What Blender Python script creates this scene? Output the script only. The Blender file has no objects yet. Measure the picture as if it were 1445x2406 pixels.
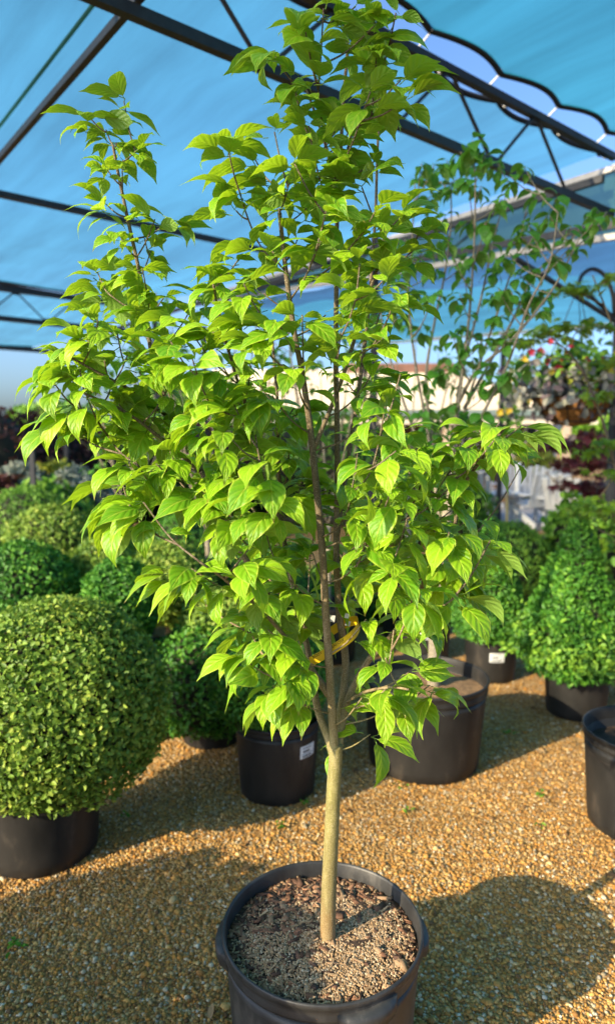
import bpy, math, random
import numpy as np
from mathutils import Vector, Matrix, Euler

scene = bpy.context.scene
COL = scene.collection
R = math.radians

# ------------------------------------------------------------------ camera
CAM_H, PITCH, F_PX, W_PX, H_PX = 1.67, R(6.25), 1580.0, 1445.0, 2406.0
cam_data = bpy.data.cameras.new('camera')
cam = bpy.data.objects.new('camera', cam_data)
COL.objects.link(cam)
cam.location = (0, 0, CAM_H)
cam.rotation_euler = (R(90) - PITCH, 0, 0)
cam_data.sensor_fit = 'VERTICAL'
cam_data.sensor_height = 36
cam_data.sensor_width = 36
cam_data.lens = 36 * F_PX / H_PX
cam_data.clip_start = 0.02
cam_data.clip_end = 400
cam_data.dof.use_dof = True
cam_data.dof.focus_distance = 1.5
cam_data.dof.aperture_fstop = 2.3
scene.camera = cam

# ------------------------------------------------------------------ light
SUN_EL = R(25)
SUN_AZ = R(232.5)            # clockwise from +Y, where the sun stands: behind the camera to the left
world = bpy.data.worlds.new('World')
scene.world = world
world.use_nodes = True
nt = world.node_tree
nt.nodes.clear()
sky = nt.nodes.new('ShaderNodeTexSky')
sky.sky_type = 'NISHITA'
sky.sun_disc = False
sky.sun_elevation = SUN_EL
sky.sun_rotation = SUN_AZ
sky.air_density = 1.0
sky.dust_density = 3.5
sky.ozone_density = 6.5
bg = nt.nodes.new('ShaderNodeBackground')
bg.inputs['Strength'].default_value = 0.15
out = nt.nodes.new('ShaderNodeOutputWorld')
nt.links.new(sky.outputs[0], bg.inputs[0])
nt.links.new(bg.outputs[0], out.inputs[0])
sun_data = bpy.data.lights.new('sun', 'SUN')
sun_data.energy = 4.3
sun_data.angle = R(0.5)
sun_data.color = (1.0, 0.83, 0.56)
sun = bpy.data.objects.new('sun', sun_data)
COL.objects.link(sun)
to_sun = Vector((math.sin(SUN_AZ) * math.cos(SUN_EL), math.cos(SUN_AZ) * math.cos(SUN_EL), math.sin(SUN_EL)))
sun.rotation_euler = to_sun.to_track_quat('Z', 'Y').to_euler()
sun.location = to_sun * 30
scene.view_settings.view_transform = 'Standard'
scene.view_settings.look = 'None'
scene.view_settings.exposure = 1.25
scene.view_settings.gamma = 1
scene.view_settings.use_curve_mapping = False
scene.render.engine = 'CYCLES'
scene.cycles.max_bounces = 8
scene.cycles.transparent_max_bounces = 16
scene.cycles.sample_clamp_indirect = 4

# ------------------------------------------------------------------ helpers
CP, SP = math.cos(PITCH), math.sin(PITCH)


def ray(px, py):
    cx, cy = (px - W_PX / 2) / F_PX, (H_PX / 2 - py) / F_PX
    return Vector((cx, CP + cy * SP, cy * CP - SP))


def at(px, py, y):
    """the point at forward distance y seen in direction px, py"""
    d = ray(px, py)
    return Vector((0, 0, CAM_H)) + d * (y / d.y)


def proj(P):
    P = np.asarray(P, dtype=float)
    x, y, z = P[..., 0], P[..., 1], P[..., 2] - CAM_H
    dep = y * CP - z * SP
    up = y * SP + z * CP
    return W_PX / 2 + F_PX * x / dep, H_PX / 2 - F_PX * up / dep, dep


def link(o):
    COL.objects.link(o)
    return o


def mesh_from(name, verts, faces, smooth=False, uvs=None):
    me = bpy.data.meshes.new(name)
    me.from_pydata([tuple(v) for v in verts], [], faces)
    if uvs is not None:
        uvl = me.uv_layers.new(name='UVMap')
        li = np.empty(len(me.loops), dtype=np.int32)
        me.loops.foreach_get('vertex_index', li)
        uvl.data.foreach_set('uv', np.asarray(uvs, dtype=np.float32)[li].ravel())
    if smooth:
        me.polygons.foreach_set('use_smooth', np.ones(len(me.polygons), dtype=bool))
    me.update()
    return me


def mesh_np(name, V, F, smooth=False, attrs=None, uvs=None):
    """V (n,3), F (m,k) all faces of one size; attrs: point float attributes / colours"""
    V = np.asarray(V, dtype=np.float32)
    F = np.asarray(F, dtype=np.int32)
    me = bpy.data.meshes.new(name)
    me.vertices.add(len(V))
    me.vertices.foreach_set('co', V.ravel())
    k = F.shape[1]
    me.loops.add(F.size)
    me.loops.foreach_set('vertex_index', F.ravel())
    me.polygons.add(len(F))
    me.polygons.foreach_set('loop_start', np.arange(0, F.size, k, dtype=np.int32))
    me.polygons.foreach_set('loop_total', np.full(len(F), k, dtype=np.int32))
    if smooth:
        me.polygons.foreach_set('use_smooth', np.ones(len(F), dtype=bool))
    if uvs is not None:
        uvl = me.uv_layers.new(name='UVMap')
        uvl.data.foreach_set('uv', np.asarray(uvs, dtype=np.float32)[F.ravel()].ravel())
    for nm, a in (attrs or {}).items():
        a = np.asarray(a, dtype=np.float32)
        if a.ndim == 1:
            at_ = me.attributes.new(nm, 'FLOAT', 'POINT')
            at_.data.foreach_set('value', a)
        else:
            at_ = me.attributes.new(nm, 'FLOAT_COLOR', 'POINT')
            at_.data.foreach_set('color', np.concatenate([a, np.ones((len(a), 1), np.float32)], 1).ravel())
    me.update(calc_edges=True)
    me.validate()
    return me


def put(name, me, mat=None, parent=None, kind=None):
    o = bpy.data.objects.new(name, me)
    link(o)
    if mat is not None and len(me.materials) == 0:
        me.materials.append(mat)
    if parent is not None:
        o.parent = parent
        p = parent
        off = Vector((0, 0, 0))
        o.matrix_parent_inverse = Matrix.Identity(4)
        while p is not None:          # parents carry a location only
            off += p.location
            p = p.parent
        o.location = -off
    if kind:
        o['kind'] = kind
    return o


def tag(o, label, cat=None, group=None, kind=None):
    o['label'] = label
    if cat:
        o['category'] = cat
    if group:
        o['group'] = group
    if kind:
        o['kind'] = kind
    return o


def empty(name, loc, parent=None):
    o = bpy.data.objects.new(name, None)
    link(o)
    o.empty_display_size = 0.05
    o.location = loc
    if parent is not None:
        o.parent = parent
        off = Vector((0, 0, 0))
        p = parent
        while p is not None:
            off += p.location
            p = p.parent
        o.location = Vector(loc) - off
    return o


class MB:
    def __init__(self):
        self.v, self.f = [], []

    def add(self, vs, fs):
        n = len(self.v)
        self.v += [tuple(v) for v in vs]
        self.f += [tuple(i + n for i in f) for f in fs]
        return self

    def beam(self, p0, p1, w, h=None, up=(0, 0, 1)):
        p0, p1 = Vector(p0), Vector(p1)
        h = w if h is None else h
        d = (p1 - p0).normalized()
        s = d.cross(Vector(up))
        if s.length < 1e-4:
            s = d.cross(Vector((1, 0, 0)))
        s.normalize()
        u = s.cross(d)
        vs = []
        for p in (p0, p1):
            for a, b in ((-1, -1), (1, -1), (1, 1), (-1, 1)):
                vs.append(p + s * a * w / 2 + u * b * h / 2)
        return self.add(vs, [(3, 2, 1, 0), (4, 5, 6, 7), (0, 1, 5, 4), (1, 2, 6, 5), (2, 3, 7, 6), (3, 0, 4, 7)])

    def tube(self, pts, rad, n=8, cap=True):
        pts = [Vector(p) for p in pts]
        if not hasattr(rad, '__len__'):
            rad = [rad] * len(pts)
        vs, fs = [], []
        ref = Vector((0.31, 0.9, 0.2))
        for i, p in enumerate(pts):
            d = (pts[min(i + 1, len(pts) - 1)] - pts[max(i - 1, 0)]).normalized()
            s = d.cross(ref)
            if s.length < 0.05:
                s = d.cross(Vector((1, 0, 0)))
            s.normalize()
            u = d.cross(s)
            for k in range(n):
                a = 2 * math.pi * k / n
                vs.append(p + (s * math.cos(a) + u * math.sin(a)) * rad[i])
        for i in range(len(pts) - 1):
            for k in range(n):
                a, b = i * n + k, i * n + (k + 1) % n
                fs.append((a, b, b + n, a + n))
        if cap:
            fs.append(tuple(range(n - 1, -1, -1)))
            fs.append(tuple((len(pts) - 1) * n + k for k in range(n)))
        return self.add(vs, fs)

    def lathe(self, prof, c, n=40):
        vs, fs = [], []
        for r, z in prof:
            for k in range(n):
                a = 2 * math.pi * k / n
                vs.append((c[0] + r * math.cos(a), c[1] + r * math.sin(a), c[2] + z))
        for i in range(len(prof) - 1):
            for k in range(n):
                a, b = i * n + k, i * n + (k + 1) % n
                fs.append((a, b, b + n, a + n))
        return self.add(vs, fs)

    def build(self, name, mat, parent=None, smooth=False, kind=None):
        return put(name, mesh_from(name, self.v, self.f, smooth), mat, parent, kind)


def smooth_path(pts, sub=5):
    """Catmull-Rom through the points"""
    P = [Vector(p) for p in pts]
    if len(P) < 3:
        return [P[0].lerp(P[-1], i / sub) for i in range(sub + 1)]
    Q = [P[0] * 2 - P[1]] + P + [P[-1] * 2 - P[-2]]
    res = []
    for i in range(1, len(Q) - 2):
        a, b, c, d = Q[i - 1], Q[i], Q[i + 1], Q[i + 2]
        for k in range(sub):
            t = k / sub
            res.append(0.5 * (2 * b + (c - a) * t + (2 * a - 5 * b + 4 * c - d) * t * t + (3 * b - a - 3 * c + d) * t ** 3))
    res.append(P[-1])
    return res


# ------------------------------------------------------------------ materials
def new_mat(name):
    m = bpy.data.materials.new(name)
    m.use_nodes = True
    m.node_tree.nodes.clear()
    return m, m.node_tree


class N:
    def __init__(self, nt):
        self.nt = nt

    def __call__(self, typ, ins=None, **props):
        n = self.nt.nodes.new('ShaderNode' + typ)
        for k, v in props.items():
            setattr(n, k, v)
        for k, v in (ins or {}).items():
            if hasattr(v, 'is_linked') or isinstance(v, bpy.types.NodeSocket):
                self.nt.links.new(v, n.inputs[k])
            else:
                n.inputs[k].default_value = v
        return n

    def math(self, op, a, b=0.0, c=None, clamp=False):
        ins = {0: a, 1: b}
        if c is not None:
            ins[2] = c
        n = self('Math', ins, operation=op)
        n.use_clamp = clamp
        return n.outputs[0]

    def mix(self, f, a, b, blend='MIX'):
        n = self('Mix', data_type='RGBA', blend_type=blend)
        for i, v in ((0, f), (6, a), (7, b)):
            if isinstance(v, bpy.types.NodeSocket):
                self.nt.links.new(v, n.inputs[i])
            else:
                if i and len(v) == 3:
                    v = (*v, 1)
                n.inputs[i].default_value = v
        return n.outputs[2]

    def ramp(self, f, stops):
        n = self('ValToRGB', {0: f})
        el = n.color_ramp.elements
        while len(el) < len(stops):
            el.new(0.5)
        for e, (p, c) in zip(el, stops):
            e.position = p
            e.color = (*c, 1)
        return n.outputs[0]

    def out(self, sh):
        o = self.nt.nodes.new('ShaderNodeOutputMaterial')
        self.nt.links.new(sh, o.inputs[0])


def surf_mat(name, c1, c2=None, scale=30.0, rough=0.6, bump=0.0, bscale=None, spec=0.4, metal=0.0, detail=5.0, dist=0.01, stretch=None, c3=None):
    """principled with two noise-mixed colours and a noise bump in object coordinates"""
    m, t = new_mat(name)
    n = N(t)
    tc = n('TexCoord').outputs['Object']
    if stretch:
        tc = n('Mapping', {'Vector': tc, 'Scale': stretch}).outputs[0]
    no = n('TexNoise', {'Vector': tc, 'Scale': scale, 'Detail': detail, 'Roughness': 0.62})
    stops = [(0.33, c1), (0.67, c2 or c1)]
    if c3:
        stops = [(0.36, c1), (0.58, c2), (0.72, c3)]
    col = n.ramp(no.outputs[0], stops)
    p = n('BsdfPrincipled', {'Base Color': col, 'Roughness': rough, 'Specular IOR Level': spec, 'Metallic': metal})
    if bump:
        nb = n('TexNoise', {'Vector': tc, 'Scale': bscale or scale * 2, 'Detail': 6.0})
        b = n('Bump', {'Height': nb.outputs[0], 'Strength': bump, 'Distance': dist})
        t.links.new(b.outputs[0], p.inputs['Normal'])
    n.out(p.outputs[0])
    return m


def leaf_mat(name, dark, light, under, pale, trans, veins=True, rough=0.42, tmix=0.33, kveins=5.4):
    m, t = new_mat(name)
    n = N(t)
    rnd = n.math('FRACT', n.math('ADD', n('ObjectInfo').outputs['Random'], n('Attribute', attribute_name='tint').outputs['Fac']))
    col = n.mix(rnd, dark, light)
    r2 = n.math('FRACT', n.math('MULTIPLY', rnd, 7.31))
    col = n.mix(n('MapRange', {0: r2, 1: 0.72, 2: 1.0, 3: 0.0, 4: 0.6}).outputs[0], col, tuple(x * 0.62 for x in dark))
    uv = n('SeparateXYZ', {0: n('TexCoord').outputs['UV']})
    tt = uv.outputs[0]
    s = n.math('ABSOLUTE', n.math('MULTIPLY_ADD', uv.outputs[1], 2.0, -1.0))
    bsdf_in = {}
    if veins:
        vc = n.math('FRACT', n.math('MULTIPLY', n.math('SUBTRACT', tt, n.math('MULTIPLY', n.math('POWER', s, 0.8), 0.34)), kveins))
        vc = n.math('ABSOLUTE', n.math('MULTIPLY_ADD', vc, 2.0, -1.0))          # 1 at the vein, 0 between veins
        vein = n('MapRange', {0: vc, 1: 0.72, 2: 0.98}, interpolation_type='SMOOTHSTEP').outputs[0]
        mid = n('MapRange', {0: s, 1: 0.10, 2: 0.02}, interpolation_type='SMOOTHSTEP').outputs[0]
        lines = n.math('MAXIMUM', n.math('MULTIPLY', vein, 0.3), mid)
        edge = n('MapRange', {0: s, 1: 0.78, 2: 1.0}, interpolation_type='SMOOTHSTEP').outputs[0]
        fac = n.math('MAXIMUM', n.math('MULTIPLY', lines, 0.55), n.math('MULTIPLY', edge, 0.7))
        mot = n('TexNoise', {'Vector': n('TexCoord').outputs['Object'], 'Scale': 45.0, 'Detail': 3.0}).outputs[0]
        col = n.mix(n('MapRange', {0: mot, 1: 0.4, 2: 0.75}).outputs[0], col, n.mix(0.35, col, dark))
        col = n.mix(fac, col, pale)
        tip = n('MapRange', {0: tt, 1: 0.9, 2: 1.0}, interpolation_type='SMOOTHSTEP').outputs[0]
        col = n.mix(n.math('MULTIPLY', tip, 0.6), col, pale)
        h = n.math('SUBTRACT', n.math('MULTIPLY', n.math('COSINE', n.math('MULTIPLY', vc, 3.14159)), 0.5), n.math('MULTIPLY', mid, 0.8))
        h = n.math('ADD', h, n.math('MULTIPLY', mot, 0.6))
        bsdf_in['Normal'] = n('Bump', {'Height': h, 'Strength': 0.5, 'Distance': 0.002}).outputs[0]
        r3 = n.math('FRACT', n.math('MULTIPLY', rnd, 17.7))
        brown = n.math('MULTIPLY', n('MapRange', {0: n.math('ADD', tt, n.math('MULTIPLY', mot, 0.12)), 1: 0.93, 2: 1.02}).outputs[0], n.math('GREATER_THAN', r3, 0.72))
        col = n.mix(n.math('MULTIPLY', brown, 0.85), col, (0.22, 0.12, 0.04))
    back = n('NewGeometry').outputs['Backfacing']
    colb = n.mix(back, col, under)
    p = n('BsdfPrincipled', {'Base Color': colb, 'Roughness': rough, 'Specular IOR Level': 0.35, **bsdf_in})
    tr = n('BsdfTranslucent', {'Color': n.mix(0.55, col, trans), **bsdf_in})
    mx = n('MixShader', {0: tmix})
    t.links.new(p.outputs[0], mx.inputs[1])
    t.links.new(tr.outputs[0], mx.inputs[2])
    n.out(mx.outputs[0])
    return m


def foliage_mat(name, c1, c2, c3, trans=0.3, rough=0.5):
    m, t = new_mat(name)
    n = N(t)
    f = n('Attribute', attribute_name='tint').outputs['Fac']
    col = n.ramp(f, [(0.0, c1), (0.55, c2), (1.0, c3)])
    p = n('BsdfPrincipled', {'Base Color': col, 'Roughness': rough, 'Specular IOR Level': 0.3})
    tr = n('BsdfTranslucent', {'Color': col})
    mx = n('MixShader', {0: trans})
    t.links.new(p.outputs[0], mx.inputs[1])
    t.links.new(tr.outputs[0], mx.inputs[2])
    n.out(mx.outputs[0])
    return m


def attr_mat(name, rough=0.8, bump=0.3, bscale=200.0, spec=0.25):
    m, t = new_mat(name)
    n = N(t)
    c = n('Attribute', attribute_name='col').outputs['Color']
    no = n('TexNoise', {'Vector': n('TexCoord').outputs['Object'], 'Scale': bscale, 'Detail': 4.0})
    c2 = n.mix(n('MapRange', {0: no.outputs[0], 1: 0.3, 2: 0.7, 3: 0.0, 4: 0.45}).outputs[0], c, n.mix(1.0, c, (0.55, 0.5, 0.45), 'MULTIPLY'))
    b = n('Bump', {'Height': no.outputs[0], 'Strength': bump, 'Distance': 0.003})
    p = n('BsdfPrincipled', {'Base Color': c2, 'Roughness': rough, 'Specular IOR Level': spec, 'Normal': b.outputs[0]})
    n.out(p.outputs[0])
    return m


def cloth_mat(name, col, tcol, open_, axis_scale):
    """woven shade cloth: threads that scatter and pass light, and open weave between them"""
    m, t = new_mat(name)
    n = N(t)
    tc = n('TexCoord').outputs['Object']
    du = n('VectorMath', {0: tc, 1: (math.sin(R(51)), math.cos(R(51)), 0)}, operation='DOT_PRODUCT').outputs['Value']
    dw = n('VectorMath', {0: tc, 1: (-math.cos(R(51)), math.sin(R(51)), 0)}, operation='DOT_PRODUCT').outputs['Value']
    cv = n('CombineXYZ', {0: n.math('MULTIPLY', du, axis_scale[0]), 1: n.math('MULTIPLY', dw, axis_scale[1]), 2: 0.0}).outputs[0]
    st = n('TexNoise', {'Vector': cv, 'Scale': 1.0, 'Detail': 6.0, 'Roughness': 0.6}).outputs[0]
    big = n('TexNoise', {'Vector': tc, 'Scale': 0.5, 'Detail': 2.0}).outputs[0]
    weave = n('TexNoise', {'Vector': tc, 'Scale': 260.0, 'Detail': 2.0}).outputs[0]
    v = n.math('ADD', n.math('ADD', n.math('MULTIPLY', st, 0.5), n.math('MULTIPLY', big, 0.35)), n.math('MULTIPLY', weave, 0.15))
    f = n('MapRange', {0: v, 1: 0.35, 2: 0.65}).outputs[0]
    c = n.mix(f, tuple(x * 0.50 for x in tcol), tuple(min(1, x * 1.2) for x in tcol))
    d = n('BsdfDiffuse', {'Color': (*col, 1)})
    tr = n('BsdfTranslucent', {'Color': c})
    m1 = n('MixShader', {0: 0.72})
    t.links.new(d.outputs[0], m1.inputs[1])
    t.links.new(tr.outputs[0], m1.inputs[2])
    tp = n('BsdfTransparent')
    opn = n('MapRange', {0: v, 1: 0.3, 2: 0.7, 3: open_ - 0.07, 4: open_ + 0.07}).outputs[0]
    m2 = n('MixShader', {0: opn})
    t.links.new(m1.outputs[0], m2.inputs[1])
    t.links.new(tp.outputs[0], m2.inputs[2])
    n.out(m2.outputs[0])
    return m


M = {}
M['dogwood'] = leaf_mat('dogwood_leaf', (0.10, 0.27, 0.010), (0.285, 0.485, 0.013), (0.19, 0.32, 0.06), (0.46, 0.56, 0.06), (0.58, 0.85, 0.02))
M['kousa'] = leaf_mat('kousa_leaf', (0.05, 0.20, 0.016), (0.10, 0.30, 0.02), (0.14, 0.28, 0.06), (0.17, 0.36, 0.05), (0.22, 0.58, 0.03), tmix=0.33)
M['maple'] = leaf_mat('maple_leaf', (0.12, 0.26, 0.015), (0.24, 0.36, 0.02), (0.2, 0.3, 0.06), (0.3, 0.4, 0.05), (0.4, 0.6, 0.03), veins=False)
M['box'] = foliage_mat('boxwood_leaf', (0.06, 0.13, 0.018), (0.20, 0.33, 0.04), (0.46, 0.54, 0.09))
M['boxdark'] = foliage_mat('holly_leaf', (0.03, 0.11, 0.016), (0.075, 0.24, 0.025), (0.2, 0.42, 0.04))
M['purple'] = foliage_mat('purple_leaf', (0.03, 0.012, 0.014), (0.075, 0.025, 0.028), (0.13, 0.06, 0.03))
M['silver'] = foliage_mat('silver_leaf', (0.10, 0.14, 0.11), (0.22, 0.26, 0.22), (0.34, 0.36, 0.30))
M['yellow'] = foliage_mat('golden_leaf', (0.12, 0.18, 0.02), (0.28, 0.32, 0.03), (0.45, 0.42, 0.05))
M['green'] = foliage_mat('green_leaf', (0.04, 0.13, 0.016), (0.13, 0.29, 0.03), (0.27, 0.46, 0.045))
M['coleus'] = foliage_mat('coleus_leaf', (0.12, 0.08, 0.10), (0.22, 0.22, 0.20), (0.36, 0.36, 0.28))
M['core'] = surf_mat('shrub_inner_shade', (0.012, 0.014, 0.008), (0.03, 0.025, 0.015), 40, 0.9)  # near-black fill, the shade inside shrub crowns as colour
M['bark_young'] = surf_mat('young_bark', (0.19, 0.16, 0.055), (0.30, 0.23, 0.10), 60, 0.75, 0.5, 260, stretch=(1, 1, 0.35), dist=0.002, c3=(0.36, 0.30, 0.17))
M['bark_dark'] = surf_mat('stem_bark', (0.11, 0.07, 0.045), (0.26, 0.18, 0.11), 90, 0.8, 0.6, 300, dist=0.002, c3=(0.33, 0.27, 0.2))
def dogwood_bark():
    m, t = new_mat('dogwood_bark')
    n = N(t)
    tc = n('TexCoord').outputs['Object']
    z = n('SeparateXYZ', {0: n('NewGeometry').outputs['Position']}).outputs[2]
    no = n('TexNoise', {'Vector': n('Mapping', {'Vector': tc, 'Scale': (1, 1, 0.3)}).outputs[0], 'Scale': 70.0, 'Detail': 6.0, 'Roughness': 0.65}).outputs[0]
    fine = n('TexNoise', {'Vector': tc, 'Scale': 420.0, 'Detail': 3.0}).outputs[0]
    zz = n.math('ADD', z, n.math('MULTIPLY', n.math('SUBTRACT', no, 0.5), 0.25))
    age = n('MapRange', {0: zz, 1: 0.40, 2: 1.45}).outputs[0]
    lo = n.ramp(age, [(0.0, (0.26, 0.15, 0.055)), (0.13, (0.17, 0.135, 0.045)), (0.4, (0.17, 0.155, 0.042)), (0.68, (0.17, 0.125, 0.06)), (0.85, (0.16, 0.11, 0.06)), (1.0, (0.085, 0.065, 0.04))])
    hi = n.ramp(age, [(0.0, (0.33, 0.22, 0.11)), (0.13, (0.27, 0.22, 0.09)), (0.4, (0.29, 0.265, 0.09)), (0.68, (0.28, 0.22, 0.13)), (0.85, (0.32, 0.25, 0.16)), (1.0, (0.17, 0.135, 0.085))])
    col = n.mix(n('MapRange', {0: no, 1: 0.35, 2: 0.65}).outputs[0], lo, hi)
    col = n.mix(n('MapRange', {0: fine, 1: 0.56, 2: 0.68, 3: 0.0, 4: 0.55}).outputs[0], col, (0.5, 0.43, 0.3))
    col = n.mix(n('MapRange', {0: fine, 1: 0.44, 2: 0.32, 3: 0.0, 4: 0.6}).outputs[0], col, (0.07, 0.05, 0.03))
    b = n('Bump', {'Height': n.math('ADD', fine, no), 'Strength': 0.7, 'Distance': 0.003})
    p = n('BsdfPrincipled', {'Base Color': col, 'Roughness': 0.78, 'Specular IOR Level': 0.25, 'Normal': b.outputs[0]})
    n.out(p.outputs[0])
    return m


M['bark_stem'] = dogwood_bark()
M['bark_grey'] = surf_mat('grey_bark', (0.17, 0.145, 0.10), (0.30, 0.26, 0.19), 40, 0.85, 0.5, 120, stretch=(1, 1, 3), dist=0.004)
M['pot'] = surf_mat('black_plastic', (0.018, 0.018, 0.019), (0.036, 0.036, 0.036), 11, stretch=(1, 1, 0.45), rough=0.46, bump=0.2, bscale=90, spec=0.42, dist=0.002, c3=(0.10, 0.093, 0.085))
M['pot_dusty'] = surf_mat('dusty_black_plastic', (0.010, 0.010, 0.010), (0.02, 0.019, 0.018), 8, 0.55, 0.15, 70, spec=0.35, dist=0.002, c3=(0.055, 0.046, 0.038), stretch=(1, 1, 0.5))
M['soil'] = surf_mat('potting_soil', (0.02, 0.012, 0.008), (0.075, 0.045, 0.028), 60, 0.95, 0.8, 140, dist=0.01)
M['mulch'] = surf_mat('tan_mulch', (0.12, 0.07, 0.035), (0.33, 0.2, 0.1), 45, 0.95, 0.8, 120, dist=0.01)
M['chips'] = attr_mat('bark_chip')
M['pebbles'] = attr_mat('gravel_stone', 0.7, 0.25, 160)
M['steel'] = surf_mat('dark_steel', (0.012, 0.014, 0.02), (0.026, 0.028, 0.034), 20, 0.5, 0.1, 60, spec=0.4)
M['hem'] = surf_mat('black_hem', (0.008, 0.009, 0.011), (0.014, 0.015, 0.018), 50, 0.8)
M['greybar'] = surf_mat('grey_aluminium', (0.30, 0.29, 0.28), (0.42, 0.40, 0.38), 12, 0.45, metal=0.3)
M['clip'] = surf_mat('pale_plastic', (0.6, 0.6, 0.6), (0.75, 0.75, 0.73), 30, 0.4)
M['white'] = surf_mat('white_paint', (0.72, 0.72, 0.70), (0.82, 0.82, 0.80), 8, 0.45, 0.05)
M['roof'] = surf_mat('cream_shingle', (0.55, 0.46, 0.32), (0.70, 0.60, 0.44), 6, 0.85, 0.3, 30, stretch=(1, 1, 8))
M['fascia'] = surf_mat('grey_green_fascia', (0.12, 0.17, 0.16), (0.17, 0.22, 0.2), 5, 0.5)
M['cream'] = surf_mat('cream_paint', (0.60, 0.52, 0.40), (0.68, 0.6, 0.47), 4, 0.6)
M['wall'] = surf_mat('brown_wall', (0.10, 0.06, 0.035), (0.16, 0.10, 0.06), 3, 0.8, 0.2)
M['tanpost'] = surf_mat('tan_paint', (0.42, 0.31, 0.22), (0.5, 0.38, 0.28), 4, 0.6)
M['brownroof'] = surf_mat('brown_roof', (0.12, 0.06, 0.04), (0.2, 0.10, 0.07), 6, 0.8)
M['coco'] = surf_mat('coco_liner', (0.16, 0.07, 0.02), (0.36, 0.17, 0.05), 40, 0.95, 0.8, 90)
M['red'] = surf_mat('red_petal', (0.42, 0.02, 0.04), (0.6, 0.04, 0.08), 30, 0.5)
M['yel'] = surf_mat('yellow_petal', (0.75, 0.48, 0.02), (0.85, 0.62, 0.06), 30, 0.5)
M['palewhite'] = surf_mat('cream_bract', (0.6, 0.55, 0.35), (0.7, 0.66, 0.45), 30, 0.6)
M['tagyellow'] = surf_mat('yellow_tag', (0.72, 0.46, 0.012), (0.80, 0.54, 0.02), 15, 0.4)
M['ink'] = surf_mat('black_print', (0.01, 0.01, 0.01), None, 10, 0.6)
M['label'] = surf_mat('white_label', (0.66, 0.70, 0.72), (0.74, 0.77, 0.79), 20, 0.4)
M['fibre'] = surf_mat('bark_fibre', (0.30, 0.19, 0.10), (0.45, 0.3, 0.17), 60, 0.9)
M['stone'] = surf_mat('pale_stone', (0.38, 0.32, 0.28), (0.5, 0.44, 0.38), 8, 0.8, 0.3)
M['paver'] = surf_mat('patio_concrete', (0.36, 0.32, 0.28), (0.46, 0.42, 0.37), 3, 0.9, 0.2)
M['sprout'] = foliage_mat('sprout_leaf', (0.05, 0.14, 0.015), (0.10, 0.26, 0.02), (0.16, 0.36, 0.03))
M['cloth'] = cloth_mat('blue_shade_cloth', (0.02, 0.10, 0.16), (0.065, 0.34, 0.50), 0.33, (3.4, 0.3, 1))
M['cloth_teal'] = cloth_mat('teal_shade_cloth', (0.012, 0.08, 0.12), (0.03, 0.30, 0.42), 0.20, (3.4, 0.3, 1))
M['cloth_green'] = cloth_mat('green_shade_cloth', (0.06, 0.15, 0.12), (0.12, 0.36, 0.27), 0.12, (6, 0.6, 1))


def glass_mat():
    m, t = new_mat('dark_window_glass')
    n = N(t)
    p = n('BsdfPrincipled', {'Base Color': (0.02, 0.03, 0.03, 1), 'Roughness': 0.05, 'Specular IOR Level': 0.6})
    n.out(p.outputs[0])
    return m


M['glass'] = glass_mat()


def gravel_ground_mat():
    m, t = new_mat('gravel')
    n = N(t)
    tc = n('TexCoord').outputs['Object']
    vo = n('TexVoronoi', {'Vector': tc, 'Scale': 105.0, 'Randomness': 1.0})
    cs = n('SeparateColor', {0: vo.outputs['Color']})
    col = n.ramp(cs.outputs[0], [(0.0, (0.29, 0.14, 0.035)), (0.35, (0.48, 0.25, 0.068)), (0.6, (0.58, 0.34, 0.105)), (0.86, (0.64, 0.47, 0.23)), (1.0, (0.68, 0.58, 0.42))])
    big = n('TexNoise', {'Vector': tc, 'Scale': 1.3, 'Detail': 5.0})
    col = n.mix(n('MapRange', {0: big.outputs[0], 1: 0.35, 2: 0.7, 3: 0.0, 4: 0.55}).outputs[0], col, (0.27, 0.16, 0.07))
    dk = n('MapRange', {0: vo.outputs['Distance'], 1: 0.35, 2: 0.75}).outputs[0]
    col = n.mix(n.math('MULTIPLY', dk, 0.6), col, (0.09, 0.05, 0.022))
    b = n('Bump', {'Height': n.math('MULTIPLY', vo.outputs['Distance'], -1.0), 'Strength': 0.9, 'Distance': 0.012})
    p = n('BsdfPrincipled', {'Base Color': col, 'Roughness': 0.85, 'Specular IOR Level': 0.2, 'Normal': b.outputs[0]})
    n.out(p.outputs[0])
    return m


M['gravel'] = gravel_ground_mat()

# ------------------------------------------------------------------ ground
g = put('gravel_ground', mesh_from('gravel_ground', [(-90, -40, 0), (90, -40, 0), (90, 160, 0), (-90, 160, 0)], [(0, 1, 2, 3)]), M['gravel'])
tag(g, 'tan and orange pea gravel ground of the nursery yard', kind='structure')
mb = MB()
mb.beam((3.0, 14.6, 0.02), (9.5, 14.6, 0.02), 5.0, 0.06)
pt = mb.build('patio', M['paver'])
tag(pt, 'pale concrete patio in front of the cream roofed building', kind='structure')

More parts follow.
